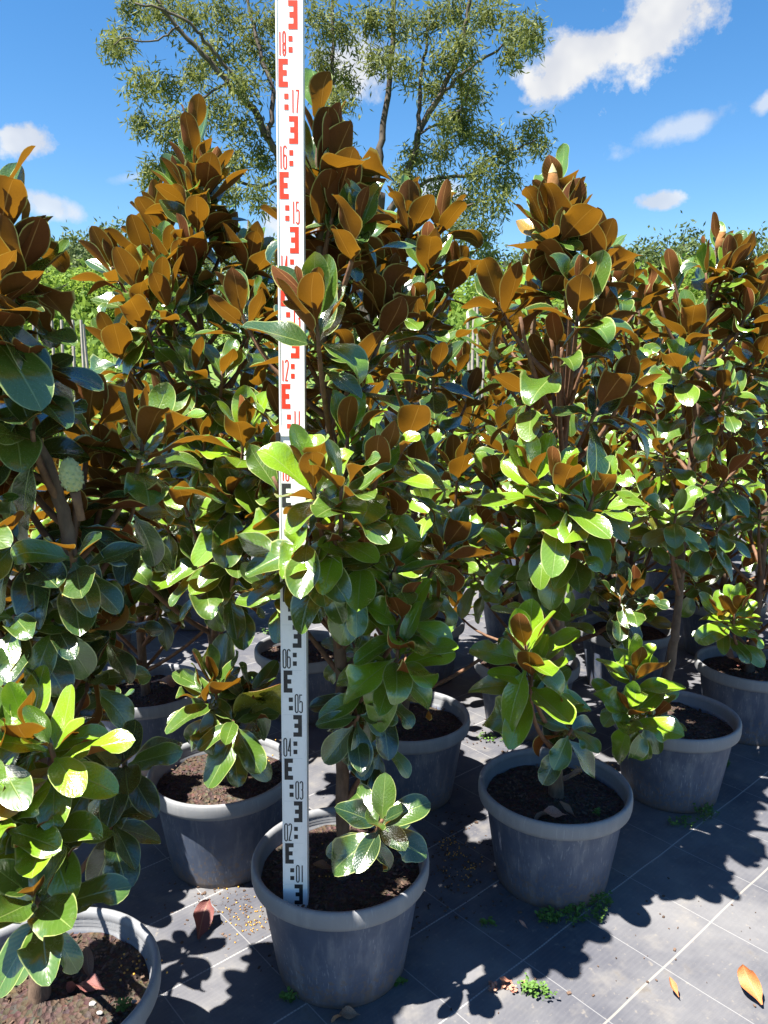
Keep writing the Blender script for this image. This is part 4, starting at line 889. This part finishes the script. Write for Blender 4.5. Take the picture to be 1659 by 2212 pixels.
def weed(u, v, z, rad, n, label, h=.03, seed=0, mat=None):
    r = random.Random(seed + int(u)); parts = []
    for _ in range(n):
        a = r.uniform(0, 6.28); d = rad * math.sqrt(r.random()); b = Vector((d * math.cos(a), d * math.sin(a) * .5, 0)); top = b + Vector((r.uniform(-.4, .4) * h, r.uniform(-.4, .4) * h, h * r.uniform(.35, 1.1)))
        parts.append(tube([b, top], [.0007, .0005], 3, False))
        for _ in range(r.choice((3, 4, 5))):
            t = r.uniform(0, 6.28); L = r.uniform(.006, .012); dd = Vector((math.cos(t), math.sin(t), r.uniform(-.2, .6))).normalized(); sd = dd.cross(Vector((0, 0, 1))).normalized() * L * .38
            q = b.lerp(top, r.uniform(.5, 1)); parts.append(([q, q + dd * L * .5 + sd, q + dd * L * .85 + sd * .7, q + dd * L, q + dd * L * .85 - sd * .7, q + dd * L * .5 - sd], [(0, 1, 2, 3, 4, 5)]))
    V, F = join(parts); p = at_z(u, v, z); o = mesh_obj("weed", V, F, mat or M_WEED, None, False); o.location = p
    tag(o, label, "weed", "little weeds on the mat and in the pots")
M_WILT = simple("withered_weed", (.42, .22, .15), (.30, .13, .09), 25, .8, 0, .2)
weed(1245, 1978, .002, .085, 70, "widest bright weed mat hugging the front foot of the budded plant's pot", .026)
weed(1190, 1990, .002, .035, 26, "darker left end of the weeds at the budded plant's pot", .03)
weed(1298, 1955, .002, .028, 20, "small upright weed at the right foot of the budded plant's pot", .045)
weed(1158, 2150, .002, .036, 30, "small green weed growing alone in the sun at the bottom", .035)
weed(1100, 2138, .002, .05, 24, "withered pink weed lying on the sunny mat", .012, 0, M_WILT)
weed(1525, 1765, .002, .035, 24, "upright weed at the right foot of the third front pot", .05)
weed(1480, 1780, .002, .06, 20, "low sparse weeds along the front of the third front pot", .02)
weed(1070, 1597, .002, .07, 30, "shaded weeds at the foot of the pot behind the budded plant", .025)
weed(1560, 1655, .002, .03, 16, "shaded weed between the third and the rightmost front pots", .025)
weed(628, 2160, .002, .022, 12, "tiny weed at the left foot of the front pot", .03)
weed(860, 2130, .002, .02, 10, "tiny weed at the right foot of the front pot", .02)
weed(1055, 2000, .002, .02, 8, "tiny dark weed on the shaded mat left of the budded plant's pot", .02)
weed(1292, 1762, .25, .012, 7, "single green seedling on the soil near the front rim of the budded plant's pot", .02)
weed(270, 2180, .25, .014, 8, "green seedling on the soil at the right side of the nearest pot", .022)
weed(590, 1370, .25, .05, 24, "moss green weeds on the soil of the pot left of the staff", .03)
def beads(name, spots, label, seed):
    r = random.Random(seed); parts = []
    bm = bmesh.new(); bmesh.ops.create_icosphere(bm, subdivisions=1, radius=.0022); bv = [v.co.copy() for v in bm.verts]; bf = [tuple(v.index for v in f.verts) for f in bm.faces]; bm.free()
    for u, v, z, su, sv, n in spots:
        for _ in range(n):
            p = at_z(r.gauss(u, su), r.gauss(v, sv), z) + Vector((0, 0, .002)); s = r.uniform(.7, 1.25); parts.append(([p + q * s for q in bv], bf))
    V, F = join(parts); tag(mesh_obj(name, V, F, M_BEAD), label, "fertiliser beads", None, 'stuff')
beads("fertiliser_beads", [(1262, 1655, .252, 24, 8, 70), (1225, 1640, .252, 18, 5, 25), (970, 1830, .004, 14, 14, 40), (1010, 1870, .004, 22, 30, 40), (540, 1990, .004, 40, 22, 60), (480, 1900, .004, 50, 14, 25), (300, 2080, .252, 40, 30, 25), (560, 1620, .252, 30, 25, 40), (330, 1480, .252, 40, 15, 20), (680, 1880, .252, 40, 30, 16)],
      "scattered orange fertiliser beads on soil and mat", 5)
def grit(name, spots, label, seed):
    r = random.Random(seed); parts = []
    for u, v, z, su, sv, n in spots:
        for _ in range(n):
            p = at_z(r.gauss(u, su), r.gauss(v, sv), z) + Vector((0, 0, .001)); L = r.uniform(.001, .0036) * (1.6 if r.random() < .08 else 1); w = L * r.uniform(.3, .8); a = r.uniform(0, 6.28)
            vv, ff = box(-L, L, -w, w, -.001, w * .6); m = Matrix.Rotation(a, 3, 'Z'); parts.append(([m @ Vector(q) + p for q in vv], ff))
    V, F = join(parts); tag(mesh_obj(name, V, F, M_CHIP, None, False), label, "bark crumbs", None, 'stuff')
grit("bark_crumbs", [(560, 1960, .004, 90, 50, 320), (970, 1850, .004, 40, 60, 260), (1100, 1900, .004, 60, 60, 80), (480, 1895, .004, 80, 14, 60), (1060, 1600, .004, 60, 20, 60), (1300, 2050, .004, 200, 90, 60), (860, 1960, .004, 40, 60, 60), (520, 1290, .004, 60, 30, 60)], "dark crumbs of bark spilled on the weed mat", 9)
PEB = ['largest pale pebble, left of the trunk in the nearest pot', 'pale pebble right of the trunk in the nearest pot', 'lower of the two pebbles right of the trunk in the nearest pot', 'smallest pebble near the seedling in the nearest pot']
for i, (u, v, s) in enumerate([(70, 2100, .014), (200, 2170, .012), (215, 2190, .010), (290, 2165, .009)]):
    bm = bmesh.new(); bmesh.ops.create_icosphere(bm, subdivisions=2, radius=s * .5)
    for q in bm.verts: q.co = Vector((q.co.x * 1.2, q.co.y * .9, q.co.z * .6)) * (1 + rnd.uniform(-.12, .12))
    me = bpy.data.meshes.new("pebble"); bm.to_mesh(me); bm.free(); me.materials.append(M_STONE); o = bpy.data.objects.new("pebble", me); link(o); o.location = at_z(u, v, .252) + Vector((0, 0, .002))
    tag(o, PEB[i], "pebble", "pebbles on the nearest soil")
